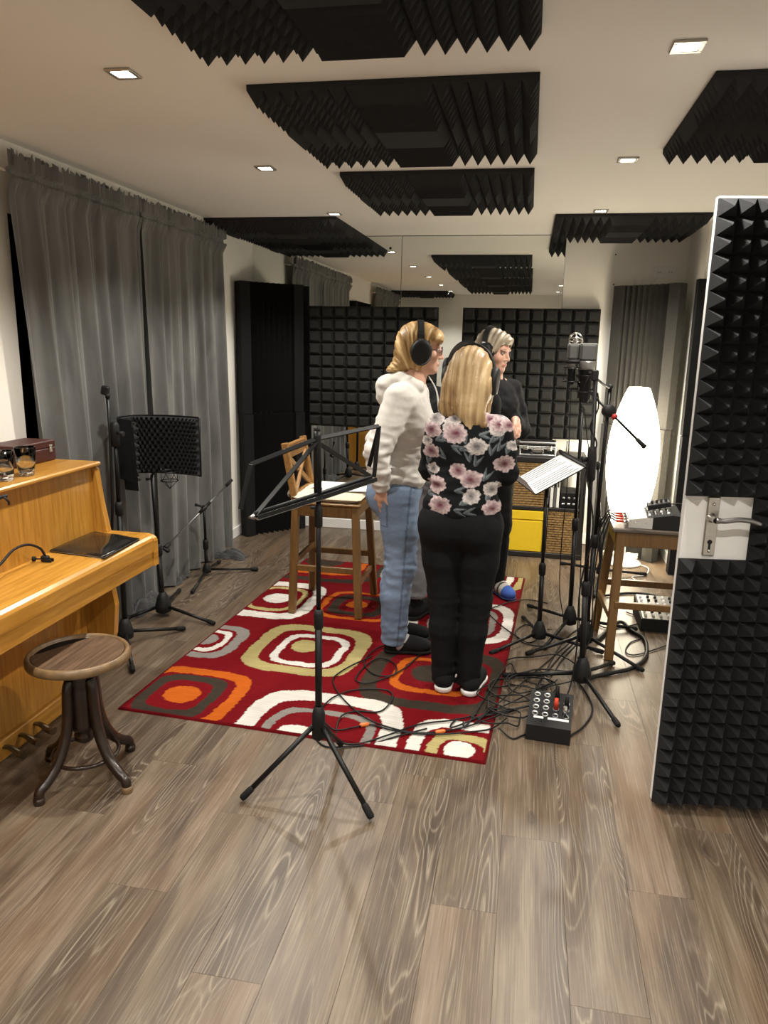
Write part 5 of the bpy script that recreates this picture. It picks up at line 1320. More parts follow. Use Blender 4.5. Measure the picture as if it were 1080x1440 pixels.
# ================================================================== PEOPLE: smooth-union distance fields -> one continuous surface each
def V3(*a): return np.array(a, float)
class SDF:
    """list of primitives on a voxel grid, joined with smooth minimum"""
    def __init__(s): s.p = []
    def cone(s, a, b, ra, rb, k=.03, sub=False, flat=None):
        s.p.append(('c', np.array(a, float), np.array(b, float), ra, rb, k, sub, flat)); return s
    def ell(s, c, r, k=.03, R=None, sub=False):
        s.p.append(('e', np.array(c, float), np.array(r, float), R, None, k, sub, None)); return s
    def chain(s, pts, rad, k=.03, flat=None):
        for i in range(len(pts)-1): s.cone(pts[i], pts[i+1], rad[i], rad[i+1], k, False, flat)
        return s
    def bounds(s, m):
        lo = np.full(3, 1e9); hi = -lo
        for q in s.p:
            if q[6]: continue
            if q[0] == 'c':
                r = max(q[3], q[4])*1.35
                lo = np.minimum(lo, np.minimum(q[1], q[2])-r); hi = np.maximum(hi, np.maximum(q[1], q[2])+r)
            else: r = q[2].max(); lo = np.minimum(lo, q[1]-r); hi = np.maximum(hi, q[1]+r)
        return lo-m, hi+m
    def mesh(s, h, disp=None, zmin=None, clip=None):
        lo, hi = s.bounds(.03+2*h)
        n = np.ceil((hi-lo)/h).astype(int)+1
        ax = [lo[i]+h*np.arange(n[i]) for i in range(3)]
        f = np.full(n, .2, np.float32)
        for q in s.p:
            m = .05+q[5]+2*h
            if q[0] == 'c':
                r = max(q[3], q[4])*1.35; a, b = np.minimum(q[1], q[2])-r-m, np.maximum(q[1], q[2])+r+m
            else: a, b = q[1]-q[2].max()-m, q[1]+q[2].max()+m
            i0 = np.clip(np.floor((a-lo)/h).astype(int), 0, n-1); i1 = np.clip(np.ceil((b-lo)/h).astype(int)+1, 1, n)
            sl = tuple(slice(i0[i], i1[i]) for i in range(3))
            X, Y, Z = np.meshgrid(*[ax[i][sl[i]] for i in range(3)], indexing='ij')
            P = np.stack([X, Y, Z], -1)
            if q[0] == 'c':
                ba = q[2]-q[1]; L2 = max(ba @ ba, 1e-9); t = np.clip(((P-q[1]) @ ba)/L2, 0, 1)
                v = P-q[1]-t[..., None]*ba
                if q[7] is not None:      # flattened cross-section: (axis, factor)
                    axs, fc = q[7]; v = v+np.outer((v @ axs).ravel(), axs).reshape(v.shape)*(1/fc-1)
                d = np.sqrt((v*v).sum(-1))-(q[3]+(q[4]-q[3])*t)
            else:
                v = P-q[1]
                if q[3] is not None: v = v @ q[3]      # columns of R are the local axes
                k0 = np.sqrt(((v/q[2])**2).sum(-1)); k1 = np.sqrt(((v/q[2]**2)**2).sum(-1))+1e-9
                d = k0*(k0-1)/k1
            k = max(q[5], 1e-4); cur = f[sl]
            if q[6]:
                d = -d; hh = np.clip(.5+.5*(d-cur)/k, 0, 1); f[sl] = cur*(1-hh)+d*hh+k*hh*(1-hh)
            else:
                hh = np.clip(.5+.5*(cur-d)/k, 0, 1); f[sl] = cur*(1-hh)+d*hh-k*hh*(1-hh)
        if disp is not None or clip is not None:
            near = np.abs(f) < .06; idx = np.nonzero(near)
            P = np.stack([ax[i][idx[i]] for i in range(3)], 1)
            if disp is not None: f[idx] += disp(P).astype(np.float32)
        if clip is not None:
            X, Y, Z = np.meshgrid(*ax, indexing='ij'); f = np.maximum(f, clip(np.stack([X, Y, Z], -1)).astype(np.float32))
        if zmin is not None:
            Z = ax[2][None, None, :]; f = np.maximum(f, (zmin-Z).astype(np.float32))
        f[0], f[-1], f[:, 0], f[:, -1], f[:, :, 0], f[:, :, -1] = (.1,)*6
        return surface_nets(f, lo, h)
def surface_nets(f, lo, h):
    s = f < 0; nx, ny, nz = f.shape
    c = [s[i:nx-1+i, j:ny-1+j, k:nz-1+k] for i in (0, 1) for j in (0, 1) for k in (0, 1)]
    cnt = sum(x.astype(np.int8) for x in c); act = (cnt > 0) & (cnt < 8)
    I = np.stack(np.nonzero(act), 1); vid = np.full(act.shape, -1, np.int32); vid[act] = np.arange(len(I))
    acc = np.zeros((len(I), 3)); num = np.zeros(len(I))
    cor = [(i, j, k) for i in (0, 1) for j in (0, 1) for k in (0, 1)]
    vals = [f[I[:, 0]+a, I[:, 1]+b, I[:, 2]+d] for a, b, d in cor]
    for a in range(8):
        for b in range(a+1, 8):
            df = [abs(cor[a][q]-cor[b][q]) for q in range(3)]
            if sum(df) != 1: continue
            m = (vals[a] < 0) != (vals[b] < 0)
            t = np.where(m, vals[a]/(vals[a]-vals[b]+1e-12), 0)
            p = np.array(cor[a])[None]+t[:, None]*(np.array(cor[b])-np.array(cor[a]))[None]
            acc[m] += p[m]; num[m] += 1
    V = lo+(I+acc/num[:, None])*h
    Fs = []
    for axn in range(3):
        o = [0, 0, 0]; o[axn] = 1
        a = s[:nx-o[0], :ny-o[1], :nz-o[2]]; b = s[o[0]:, o[1]:, o[2]:]
        e = np.stack(np.nonzero(a != b), 1)
        u, w = [(1, 2), (2, 0), (0, 1)][axn]
        ok = (e[:, u] > 0) & (e[:, w] > 0) & (e[:, u] < f.shape[u]-1) & (e[:, w] < f.shape[w]-1)
        e = e[ok]; fl = a[tuple(e.T)]
        def g(du, dw):
            q = e.copy(); q[:, u] += du; q[:, w] += dw; return vid[tuple(q.T)]
        Q = np.stack([g(-1, -1), g(0, -1), g(0, 0), g(-1, 0)], 1)
        Q[~fl] = Q[~fl][:, ::-1]; Fs.append(Q)
    Fq = np.concatenate(Fs); Fq = Fq[(Fq >= 0).all(1)]
    # one relaxation pass
    E = np.concatenate([Fq[:, [0, 1]], Fq[:, [1, 2]], Fq[:, [2, 3]], Fq[:, [3, 0]]])
    sm = np.zeros_like(V); nn = np.zeros(len(V)); np.add.at(sm, E[:, 0], V[E[:, 1]]); np.add.at(nn, E[:, 0], 1)
    V = .6*V+.4*sm/np.maximum(nn, 1)[:, None]
    return V, Fq
def basis(fw, up=(0, 0, 1)):
    f_ = np.array(fw, float); f_ /= np.linalg.norm(f_); u = np.array(up, float); u -= f_*(u @ f_); u /= np.linalg.norm(u); l = np.cross(u, f_)
    return np.stack([f_, l, u], 1)     # columns: forward, left, up
SKIN = vmat('skin', .48, .06, 500, spec=.4)
SKIN.node_tree.nodes['Principled BSDF'].inputs['Subsurface Weight'].default_value = .12
SKIN.node_tree.nodes['Principled BSDF'].inputs['Subsurface Radius'].default_value = (.012, .005, .003)
HAIR = vmat('hair', .45, .25, 120, spec=.4)
HAIRD = vmat('dark_hair', .7, .25, 120, spec=.15)
CLOTHV = vmat('printed_cloth', .9, .2, 900, spec=.2)
EYEM = vmat('eye', .12)
def paint(V, base, *layers):
    c = np.tile(np.array(base, float), (len(V), 1))
    for m, col in layers:
        m = np.clip(m, 0, 1)[:, None]; c = c*(1-m)+np.array(col)[None]*m
    return c
def blob(V, c, r, soft=.6):
    d = np.sqrt((((V-np.array(c))/np.array(r))**2).sum(1)); return np.clip((1-d)/soft+.0, 0, 1)

def head_prims(S, hc, B, sc=1.0, k=.012):
    """hc is the centre of the skull at eye height; B columns forward, left, up"""
    P = lambda f_, l, u: hc+B @ (np.array([f_, l, u])*sc)
    e = lambda f_, l, u, rf, rl, ru, kk=k, sub=False: S.ell(P(f_, l, u), np.array([rf, rl, ru])*sc, kk, B, sub)
    e(-.012, 0, .028, .096, .074, .088, .01)          # cranium
    e(.020, 0, -.030, .066, .060, .078, .02)          # face block
    e(.040, 0, -.080, .040, .040, .034, .025)         # jaw
    e(.066, 0, -.097, .020, .022, .016, .018)         # chin
    for s_ in (-1, 1):
        e(.052, s_*.038, -.030, .028, .022, .024, .02)   # cheek
        e(.078, s_*.030, .002, .014, .017, .011, .010, True)   # eye socket
        e(.078, s_*.028, .021, .011, .024, .008, .012)   # brow
        e(-.006, s_*.077, -.012, .018, .008, .032, .008) # ear
    S.cone(P(.083, 0, .008), P(.103, 0, -.032), .008*sc, .0100*sc, .010)   # nose
    for s_ in (-1, 1): e(.091, s_*.010, -.036, .010, .008, .0075, .006)
    e(.084, 0, -.062, .010, .024, .007, .006); e(.082, 0, -.071, .010, .021, .007, .006)   # lips
    return P
def head_colour(V, hc, B, sc, skin, lip, brow):
    L = (V-hc) @ B/sc
    lips = np.clip(1-np.sqrt(((L[:, 0]-.088)/.016)**2+(L[:, 1]/.025)**2+((L[:, 2]+.0665)/.0115)**2), 0, 1)*3
    br = np.clip(1-np.sqrt(((L[:, 0]-.086)/.02)**2+((np.abs(L[:, 1])-.031)/.022)**2+((L[:, 2]-.026)/.0055)**2), 0, 1)*2.2
    ck = np.clip(1-np.sqrt(((L[:, 0]-.07)/.03)**2+((np.abs(L[:, 1])-.042)/.026)**2+((L[:, 2]+.035)/.026)**2), 0, 1)*.6
    c = paint(V, skin, (ck, np.array(skin)*[1.02, .80, .78]), (lips, lip), (br*.8, brow))
    return c*(1+.03*snoise(V, 220, 3))[:, None]
def eyes(par, hc, B, sc):
    for s_ in (-1, 1):
        c = hc+B @ (np.array([.0735, s_*.030, .003])*sc)
        mb = MB(); mb.sphere((0, 0, 0), .0105*sc, 14, 10); V = np.array(mb.v)
        d = V/np.linalg.norm(V, axis=1)[:, None] @ B[:, 0]
        me = arr_mesh('eye', V+c, np.array(mb.f), paint(V, (.48, .44, .41), (((d > .80)*1.0), (.07, .08, .09)), (((d > .955)*1.0), (.01, .01, .01))))
        link('eye', me, EYEM, par)
def sdf_part(name, S, h, m, par, col=None, disp=None, zmin=None, clip=None):
    V, Fq = S.mesh(h, disp, zmin, clip)
    cc = None if col is None else np.clip(col(V) if callable(col) else np.tile(np.array(col), (len(V), 1)), 0, 1)
    return link(name, arr_mesh(name, V, Fq, cc), m, par)
def hand(S, w, d, palm_n, sc=1.0, curl=.5, spread=.12, thumb=1):
    """five fingers on a palm; w wrist, d pointing direction, palm_n palm normal, thumb = +1/-1 side"""
    d = np.array(d, float); d /= np.linalg.norm(d); n = np.array(palm_n, float); n -= d*(n @ d); n /= np.linalg.norm(n); sd = np.cross(n, d)*thumb
    w = np.array(w, float)
    S.cone(w, w+d*.045*sc+sd*.012*sc, .020*sc, .022*sc, .012); S.cone(w+d*.02*sc-sd*.012*sc, w+d*.075*sc-sd*.022*sc, .016*sc, .015*sc, .012); S.cone(w+d*.02*sc+sd*.012*sc, w+d*.080*sc+sd*.024*sc, .017*sc, .015*sc, .012)
    for i, (o, L_) in enumerate(((.027, .066), (.009, .074), (-.009, .069), (-.026, .054))):
        a = w+d*.080*sc+sd*o*sc; dr = d+sd*spread*(o/.027)*.6
        p = [a]; ang = 0
        for seg in (.44, .32, .24):
            ang += curl*(.55 if seg > .4 else .8); v = dr*math.cos(ang)+n*math.sin(ang); v /= np.linalg.norm(v); p.append(p[-1]+v*L_*seg*sc)
        S.chain(p, [.0092*sc, .0088*sc, .0080*sc, .0068*sc], .005)
    t = [w+d*.022*sc+sd*.022*sc, w+d*.048*sc+sd*.045*sc+n*.010*sc, w+d*.072*sc+sd*.052*sc+n*.018*sc, w+d*.093*sc+sd*.050*sc+n*.022*sc]
    S.chain(t, [.0135*sc, .0108*sc, .0098*sc, .0080*sc], .008)
    return w+d*.08*sc
def wrinkle(seed, amp, freq=55, stretch=(1, 1, 1), where=None):
    def f_(P):
        q = np.array(stretch)
        n1 = snoise(P*q, freq, seed, 7); n2 = snoise(P*q, freq*2.1, seed+1, 6)
        v = amp*(.9*np.abs(n1)-.45+.35*n2)
        return v if where is None else v*where(P)
    return f_
def headphones(hc, B, sc, label, band_tilt=0.0, bh=.137):
    """over-ear headphones: padded band, sliders, yokes, two cups"""
    g = empty('headphones', hc, label=label, cat='headphones')
    P = lambda f_, l, u: Vector(hc+B @ (np.array([f_, l, u])*sc))
    bt = math.sin(band_tilt); R_ = .096
    arc = []
    for k in range(25):
        a = math.radians(-12+204*k/24); l, u = R_*1.02*math.cos(a), bh*math.sin(a)
        arc.append(P(-.004+bt*u, l, -.002+u*.985))
    def ribbon(pts, w, t, nm, m, par):
        mb = MB(); vs = []; fs = []; n = len(pts); fwv = Vector(B[:, 0])
        cen = P(0, 0, 0)
        for i, p in enumerate(pts):
            tg = (pts[min(i+1, n-1)]-pts[max(i-1, 0)]).normalized(); nn = fwv.cross(tg).normalized()
            if nn.dot(p-cen) < 0: nn = -nn
            for (a, b) in ((-1, -1), (1, -1), (1, 1), (-1, 1)): vs.append(p+fwv*a*w/2+nn*b*t/2)
        for i in range(n-1):
            for q in range(4): fs.append((i*4+q, i*4+(q+1) % 4, (i+1)*4+(q+1) % 4, (i+1)*4+q))
        fs += [(3, 2, 1, 0), (n*4-4, n*4-3, n*4-2, n*4-1)]
        return mb.add(vs, fs).build(nm, m, par)
    bd = ribbon(arc[2:-2], .030*sc, .011*sc, 'headband', M['blackmatte'], g)
    for (i0, i1) in ((1, 5), (20, 24)): ribbon(arc[i0:i1], .021*sc, .014*sc, 'slider', M['steel'], g)
    for s_ in (-1, 1):
        c = P(-.004, s_*.088, -.012); ax = B @ np.array([.05, s_*1.0, -.06])
        pr = [(0, -.004), (.036, -.004), (.043, -.003), (.047, .004), (.047, .018), (.043, .026), (.032, .0285), (0, .0285)]
        cup = MB().lathe([(r_*sc, z*sc) for r_, z in pr], (0, 0, 0), 28, ax)
        cup.v = [tuple(c+Vector(v)+Vector(B[:, 2])*((Vector(v).dot(Vector(B[:, 2])))*.22)) for v in cup.v]
        cu = cup.build('ear_cup', M['blackmatte'], g)
        pad = MB().lathe([(r_*sc, z*sc) for r_, z in ((.024, -.018), (.040, -.019), (.049, -.013), (.049, -.004), (.040, -.003))], (0, 0, 0), 28, ax)
        pad.v = [tuple(c+Vector(v)+Vector(B[:, 2])*((Vector(v).dot(Vector(B[:, 2])))*.22)) for v in pad.v]
        pad.build('ear_pad', M['rubber'], cu)
        rg = MB().tube([c+Vector(ax).normalized()*.022*sc+Vector(B @ np.array([math.cos(t)*.041, 0, math.sin(t)*.050]))*sc for t in [2*PI*k/28 for k in range(28)]], .0022*sc, 6, closed=True)
        rg.build('cup_ring', M['steel'], cu)
        MB().tube([P(-.004, s_*.103, .030), P(-.004, s_*.107, .004)], .006*sc, 8).build('yoke', M['blackmatte'], g)
    return g
def shoe(par, heel, fw, L_=.245, w=.040, h=.085, upper=(.01, .01, .011), sole=(.75, .75, .74), sole_h=.026, band=None, name='shoe', seed=1, m=None):
    """low shoe: SDF upper over a separate sole, both children of the person"""
    heel = np.array(heel, float); B = basis(fw); P = lambda f_, l, u: heel+B @ np.array([f_, l, u])
    S = SDF(); S.cone(P(.045, 0, .040+sole_h*.5), P(L_-.05, 0, .026+sole_h*.5), w*.92, w*.80, .02); S.cone(P(.045, 0, .05), P(.05, 0, h), w*.86, w*.80, .02); S.cone(P(.06, 0, .06), P(L_*.62, 0, .045), w*.80, w*.82, .03)
    S.ell(P(L_-.06, 0, .028+sole_h*.5), (.055, w*.90, .030), .02, B)
    def col(V):
        L = (V-heel) @ B; c = paint(V, upper)
        if band:
            for (a, b, cc) in band: c[(L[:, 0] > a) & (L[:, 0] < b)] = cc
        return c
    o = sdf_part(name, S, .005, m or CLOTHV, par, col, zmin=heel[2]+sole_h*.55)
    S2 = SDF(); S2.cone(P(.042, 0, .02), P(L_-.055, 0, .02), w*.98, w*.94, .02); S2.ell(P(L_-.06, 0, .02), (.062, w*1.0, .05), .02, B)
    hs = heel[2]
    sdf_part('shoe_sole', S2, .005, CLOTHV, o, sole, clip=lambda Q: np.maximum(hs+.001-Q[..., 2], Q[..., 2]-(hs+sole_h)))
    return o
M['frame'] = mat('dark_red_frame', (.07, .008, .022), .35, .1, 40)
PZ = RUGZ+.002     # standing on the rug pile
# ------------------------------------------------------------------ person in white hoodie and jeans
def person_hoodie():
    Fw = V3(.985, .17, 0); B0 = basis(Fw); lf = B0[:, 1]       # facing the microphones; left side is away from the camera
    pel = V3(-.625, 3.70, .895); hc = V3(-.520, 3.715, 1.565)
    Bh = basis(V3(.985, .16, -.06)); sc = 1.0
    hipR, hipL = pel-lf*.085+V3(0, 0, -.03), pel+lf*.085+V3(0, 0, -.03)
    knR, knL = V3(-.590, 3.630, .475), V3(-.625, 3.80, .475)
    anR, anL = V3(-.605, 3.625, .095), V3(-.635, 3.80, .095)
    chest = V3(-.600, 3.70, 1.20); neck = V3(-.565, 3.705, 1.405)
    shR, shL = V3(-.595, 3.545, 1.335), V3(-.575, 3.865, 1.335)
    elR, elL = V3(-.690, 3.490, 1.085), V3(-.765, 3.895, 1.09)
    wrR, wrL = V3(-.672, 3.525, .895), V3(-.745, 3.80, .90)
    S = SDF()
    head_prims(S, hc, Bh, sc)
    S.cone(hc+Bh @ V3(-.022, 0, -.06), neck, .050, .056, .03); S.cone(neck, chest, .06, .10, .05); S.cone(chest, pel, .10, .10, .06)
    for a, b, c in ((shR, elR, wrR), (shL, elL, wrL)): S.chain([neck+(a-neck)*.5, a, b, c], [.05, .045, .034, .025], .03)
    for a, b, c in ((hipR, knR, anR), (hipL, knL, anL)): S.chain([a, b, c], [.075, .048, .036], .03)
    for a in (anR, anL): S.cone(a, a+V3(.10, .017, -.065), .034, .026, .03)
    hand(S, wrR, V3(.20, .10, -.95), V3(.3, .95, 0), 1.0, .25, .2, 1)
    hand(S, wrL, V3(.25, -.1, -.9), V3(.2, -.9, 0), 1.0, .4, .12, -1)
    skin = (.60, .345, .245)
    body = sdf_part('person', S, .006, SKIN, None, lambda V: head_colour(V, hc, Bh, sc, skin, (.45, .15, .13), (.30, .20, .12)))
    tag(body, 'person in white hoodie and blue jeans with hand in back pocket, wearing headphones', 'person')
    eyes(body, hc, Bh, sc)
    # jeans
    J = SDF()
    J.ell(pel+V3(-.012, 0, -.035), (.140, .170, .110), .05, B0); J.ell(pel-Fw*.055+V3(0, -.045, -.065), (.085, .085, .095), .04, B0); J.ell(pel-Fw*.055+V3(0, .07, -.065), (.085, .085, .095), .04, B0)
    for a, b, c in ((hipR, knR, anR), (hipL, knL, anL)):
        J.chain([a+V3(.0, 0, -.02), (a+b)/2+V3(.012, 0, .01), b+V3(.006, 0, 0), (b+c)/2+V3(-.012, 0, .03), c+V3(-.003, 0, -.015)], [.108, .094, .074, .072, .066], .03)
    wk = lambda P: np.clip(.35+.9*np.exp(-((P[:, 2]-.47)/.13)**2)+1.2*np.exp(-((P[:, 2]-.12)/.07)**2), 0, 1.4)
    def jcol(V):
        t = .5+.5*snoise(V*V3(1, 1, .5), 26, 12); c = paint(V, (.150, .205, .30))
        c = c*(.72+.55*t+.10*snoise(V, 420, 4))[:, None]
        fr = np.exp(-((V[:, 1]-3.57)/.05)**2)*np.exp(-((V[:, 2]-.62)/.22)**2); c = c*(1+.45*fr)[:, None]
        seam = np.abs((V[:, 0]-(-.555-.06*(V[:, 2]-.5)*-1))) < .0045; c[seam & (V[:, 1] < 3.66)] *= .62
        pk = (np.abs(V[:, 0]+.700) < .062) & (V[:, 2] < .845) & (V[:, 2] > .70) & (V[:, 1] < 3.70)
        ed = pk & ((np.abs(np.abs(V[:, 0]+.700)-.058) < .004) | (np.abs(V[:, 2]-.705) < .005)); c[ed] *= .6
        return c
    jd = wrinkle(31, .0085, 60, (.6, .6, 2.0), wk)
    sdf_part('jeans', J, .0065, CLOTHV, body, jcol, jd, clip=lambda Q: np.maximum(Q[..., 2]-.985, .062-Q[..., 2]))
    S3 = SDF(); S3.cone(pel+V3(0, 0, .045)-lf*.0, pel+V3(0, 0, .065), .145, .145, .01)
    # hoodie
    T_ = SDF()
    T_.ell(pel+V3(.008, 0, .04), (.134, .160, .070), .04, B0); T_.cone(pel+V3(0.005, 0, .06), chest+V3(.012, 0, -.04), .122, .122, .05, False, (lf, 1.22))
    T_.ell(chest+V3(.010, 0, .035), (.128, .170, .150), .05, B0); T_.ell(chest+Fw*.080+V3(0, 0, .0), (.070, .130, .080), .05, B0)
    T_.cone(shR+V3(.01, .03, 0), shL+V3(.01, -.03, 0), .072, .072, .05); T_.cone(neck+V3(-.02, 0, -.08), neck+V3(-.01, 0, -.045), .100, .085, .04)
    T_.chain([shR, (shR+elR)/2+V3(.005, -.006, 0), elR+V3(0, -.012, 0), (elR+wrR)/2+V3(0, -.012, 0), wrR+V3(-.001, .0, .02)], [.076, .068, .060, .054, .042], .009)
    T_.chain([shL, (shL+elL)/2, elL, (elL+wrL)/2, wrL+V3(0, 0, .02)], [.074, .066, .060, .054, .042], .009)
    # hood lying on the shoulders behind the neck
    for k in range(7):
        a = math.radians(-115+230*k/6); q = neck-Fw*.045*math.cos(a)*1.5+lf*.090*math.sin(a)+V3(0, 0, -.006+.030*math.cos(a))
        q2 = neck-Fw*.045*math.cos(math.radians(-115+230*min(k+1, 6)/6))*1.5+lf*.090*math.sin(math.radians(-115+230*min(k+1, 6)/6))+V3(0, 0, -.006+.030*math.cos(math.radians(-115+230*min(k+1, 6)/6)))
        T_.cone(q, q2, .034, .034, .012)
    T_.ell(neck-Fw*.115+V3(0, 0, -.008), (.064, .100, .046), .016, basis(V3(.98, .17, .30)))
    T_.ell(neck-Fw*.130+V3(0, 0, -.060), (.045, .080, .060), .014, B0)
    wk2 = lambda P: np.clip(.45+.8*np.exp(-((P[:, 2]-1.08)/.10)**2)+.9*np.exp(-((P[:, 2]-.93)/.06)**2), 0, 1.4)
    w1_ = wrinkle(41, .0105, 58, (.7, .7, 1.9), wk2)
    def hcol(V):
        c = paint(V, (.66, .64, .60)); c = c*(1+.04*snoise(V, 300, 5))[:, None]
        # yellow print on the sleeve edge at the back
        yp = np.array(AT(539, 582, 3.74)); m = (np.abs(V[:, 2]-yp[2]) < .045) & (V[:, 0] < yp[0]+.02) & (np.abs(V[:, 0]-yp[0]+.02*0) < .02) & (V[:, 1] > 3.60); c[m] = (.62, .50, .06)
        return c
    neck_c = neck+V3(.03, 0, .055)
    sdf_part('hoodie', T_, .0065, CLOTHV, body, hcol, w1_, clip=lambda Q: np.maximum(.878-Q[..., 2], .056-np.sqrt(((Q-neck_c)**2 * V3(1, 1, .5)).sum(-1))))
    dw = MB()
    for s_ in (-1, 1):
        q = neck+Fw*.085+lf*.03*s_; dw.tube(spline([q+V3(0, 0, .03), q+Fw*.04+V3(0, 0, -.04), q+Fw*.055+V3(0, 0, -.14)], 5), .003, 6)
    dw.build('drawstring', M['paper'], body)
    # short layered blond hair, ends flicking out over the nape
    Hh = SDF(); P = lambda f_, l, u: hc+Bh @ V3(f_, l, u)
    Hh.ell(P(-.018, 0, .036), (.112, .094, .098), .02, Bh); Hh.ell(P(-.070, 0, -.030), (.066, .080, .085), .03, Bh)
    Hh.ell(P(-.088, 0, -.085), (.052, .072, .040), .025, Bh); Hh.ell(P(-.128, 0, -.100), (.040, .055, .020), .025, basis(V3(.9, .15, .30)))
    for s_ in (-1, 1):
        Hh.ell(P(-.020, s_*.074, -.030), (.052, .022, .070), .02, Bh); Hh.ell(P(.050, s_*.055, .040), (.050, .030, .040), .02, Bh)
        Hh.cone(P(.066, s_*.040, .056), P(.058, s_*.070, .008), .022, .012, .03)
    Hh.ell(P(.056, -.004, .068), (.040, .064, .030), .03, Bh)
    def hdisp(Pp):
        L = (Pp-hc) @ Bh; a = np.arctan2(L[:, 1], -L[:, 0]+.02); rr = np.hypot(L[:, 0], L[:, 2]-.05); ph = np.arctan2(L[:, 0]+.02, L[:, 2]+.16)
        return .0018*np.sin(ph*46+4*np.sin(a*3))+.0012*np.sin(ph*95+a*8)
    def haircol(dark, mid, light, seed):
        def f_(V):
            L = (V-hc) @ Bh; ph = np.arctan2(L[:, 0]+.02, L[:, 2]+.16); q = np.stack([ph*2.2, L[:, 1]*3, L[:, 2]*.8], 1)
            t = np.clip(.5+.55*snoise(q, 16, seed, 8)+.25*snoise(q, 60, seed+1, 8), 0, 1)[:, None]
            c = np.where(t < .5, np.array(dark)*(1-2*t)+np.array(mid)*2*t, np.array(mid)*(2-2*t)+np.array(light)*(2*t-1)); return c
        return f_
    fc = lambda Q: None
    def faceclip(Q):      # keep the face free: below the fringe and ahead of the temples
        L = (Q-hc) @ Bh; return np.minimum(L[..., 0]-.040, .030-L[..., 2]+.25*np.abs(L[..., 1]))
    sdf_part('hair', Hh, .0045, HAIR, body, haircol((.17, .085, .028), (.42, .26, .095), (.70, .50, .25), 7), hdisp, clip=faceclip)
    # glasses
    gl = empty('glasses', P(.1, 0, 0), label='thin dark-framed glasses worn by the person in the white hoodie', cat='glasses')
    fr = MB()
    for s_ in (-1, 1):
        fr.tube([Vector(P(.098, s_*.033+.024*math.cos(t), .000+.019*math.sin(t))) for t in [2*PI*k/20 for k in range(20)]], .0018, 6, closed=True)
    fr.tube([Vector(P(.099, -.010, .004)), Vector(P(.103, 0, .006)), Vector(P(.099, .010, .004))], .0016, 6)
    fr.build('front_frame', M['frame'], gl)
    for s_ in (-1, 1): MB().tube([Vector(P(.098, s_*.057, .004)), Vector(P(.08, s_*.074, .005)), Vector(P(.0, s_*.082, .0))], .0016, 6).build('temple_arm', M['frame'], gl)
    for s_ in (-1, 1): MB().lathe([(0, 0), (.021, 0), (.021, .001), (0, .001)], Vector(P(.0975, s_*.033, 0)), 20, Bh[:, 0]).build('lens', M['glass'], gl)
    headphones(hc, Bh, 1.08, 'large black headphones on the person in the white hoodie', -.10, .128)
    # shoes: dark slippers over grey patterned socks
    for (a, nm) in ((anR, 0), (anL, 1)):
        h0 = V3(a[0]-.055, a[1]-.012, PZ)
        shoe(body, h0, Fw, .255, .046, .055, (.010, .010, .011), (.012, .012, .012), .018, name='slipper')
        Sk = SDF(); Sk.cone(a+V3(.004, 0, .02), a+V3(.016, 0, -.03), .046, .048, .02); Sk.cone(a+V3(.03, .004, -.020), a+V3(.105, .017, -.046), .045, .038, .02)
        def sc_(V): 
            n_ = snoise(V, 150, 9); c = paint(V, (.36, .36, .37)); c[n_ > .55] = (.03, .03, .03); return c
        sdf_part('sock', Sk, .005, CLOTHV, body, sc_)
person_hoodie()

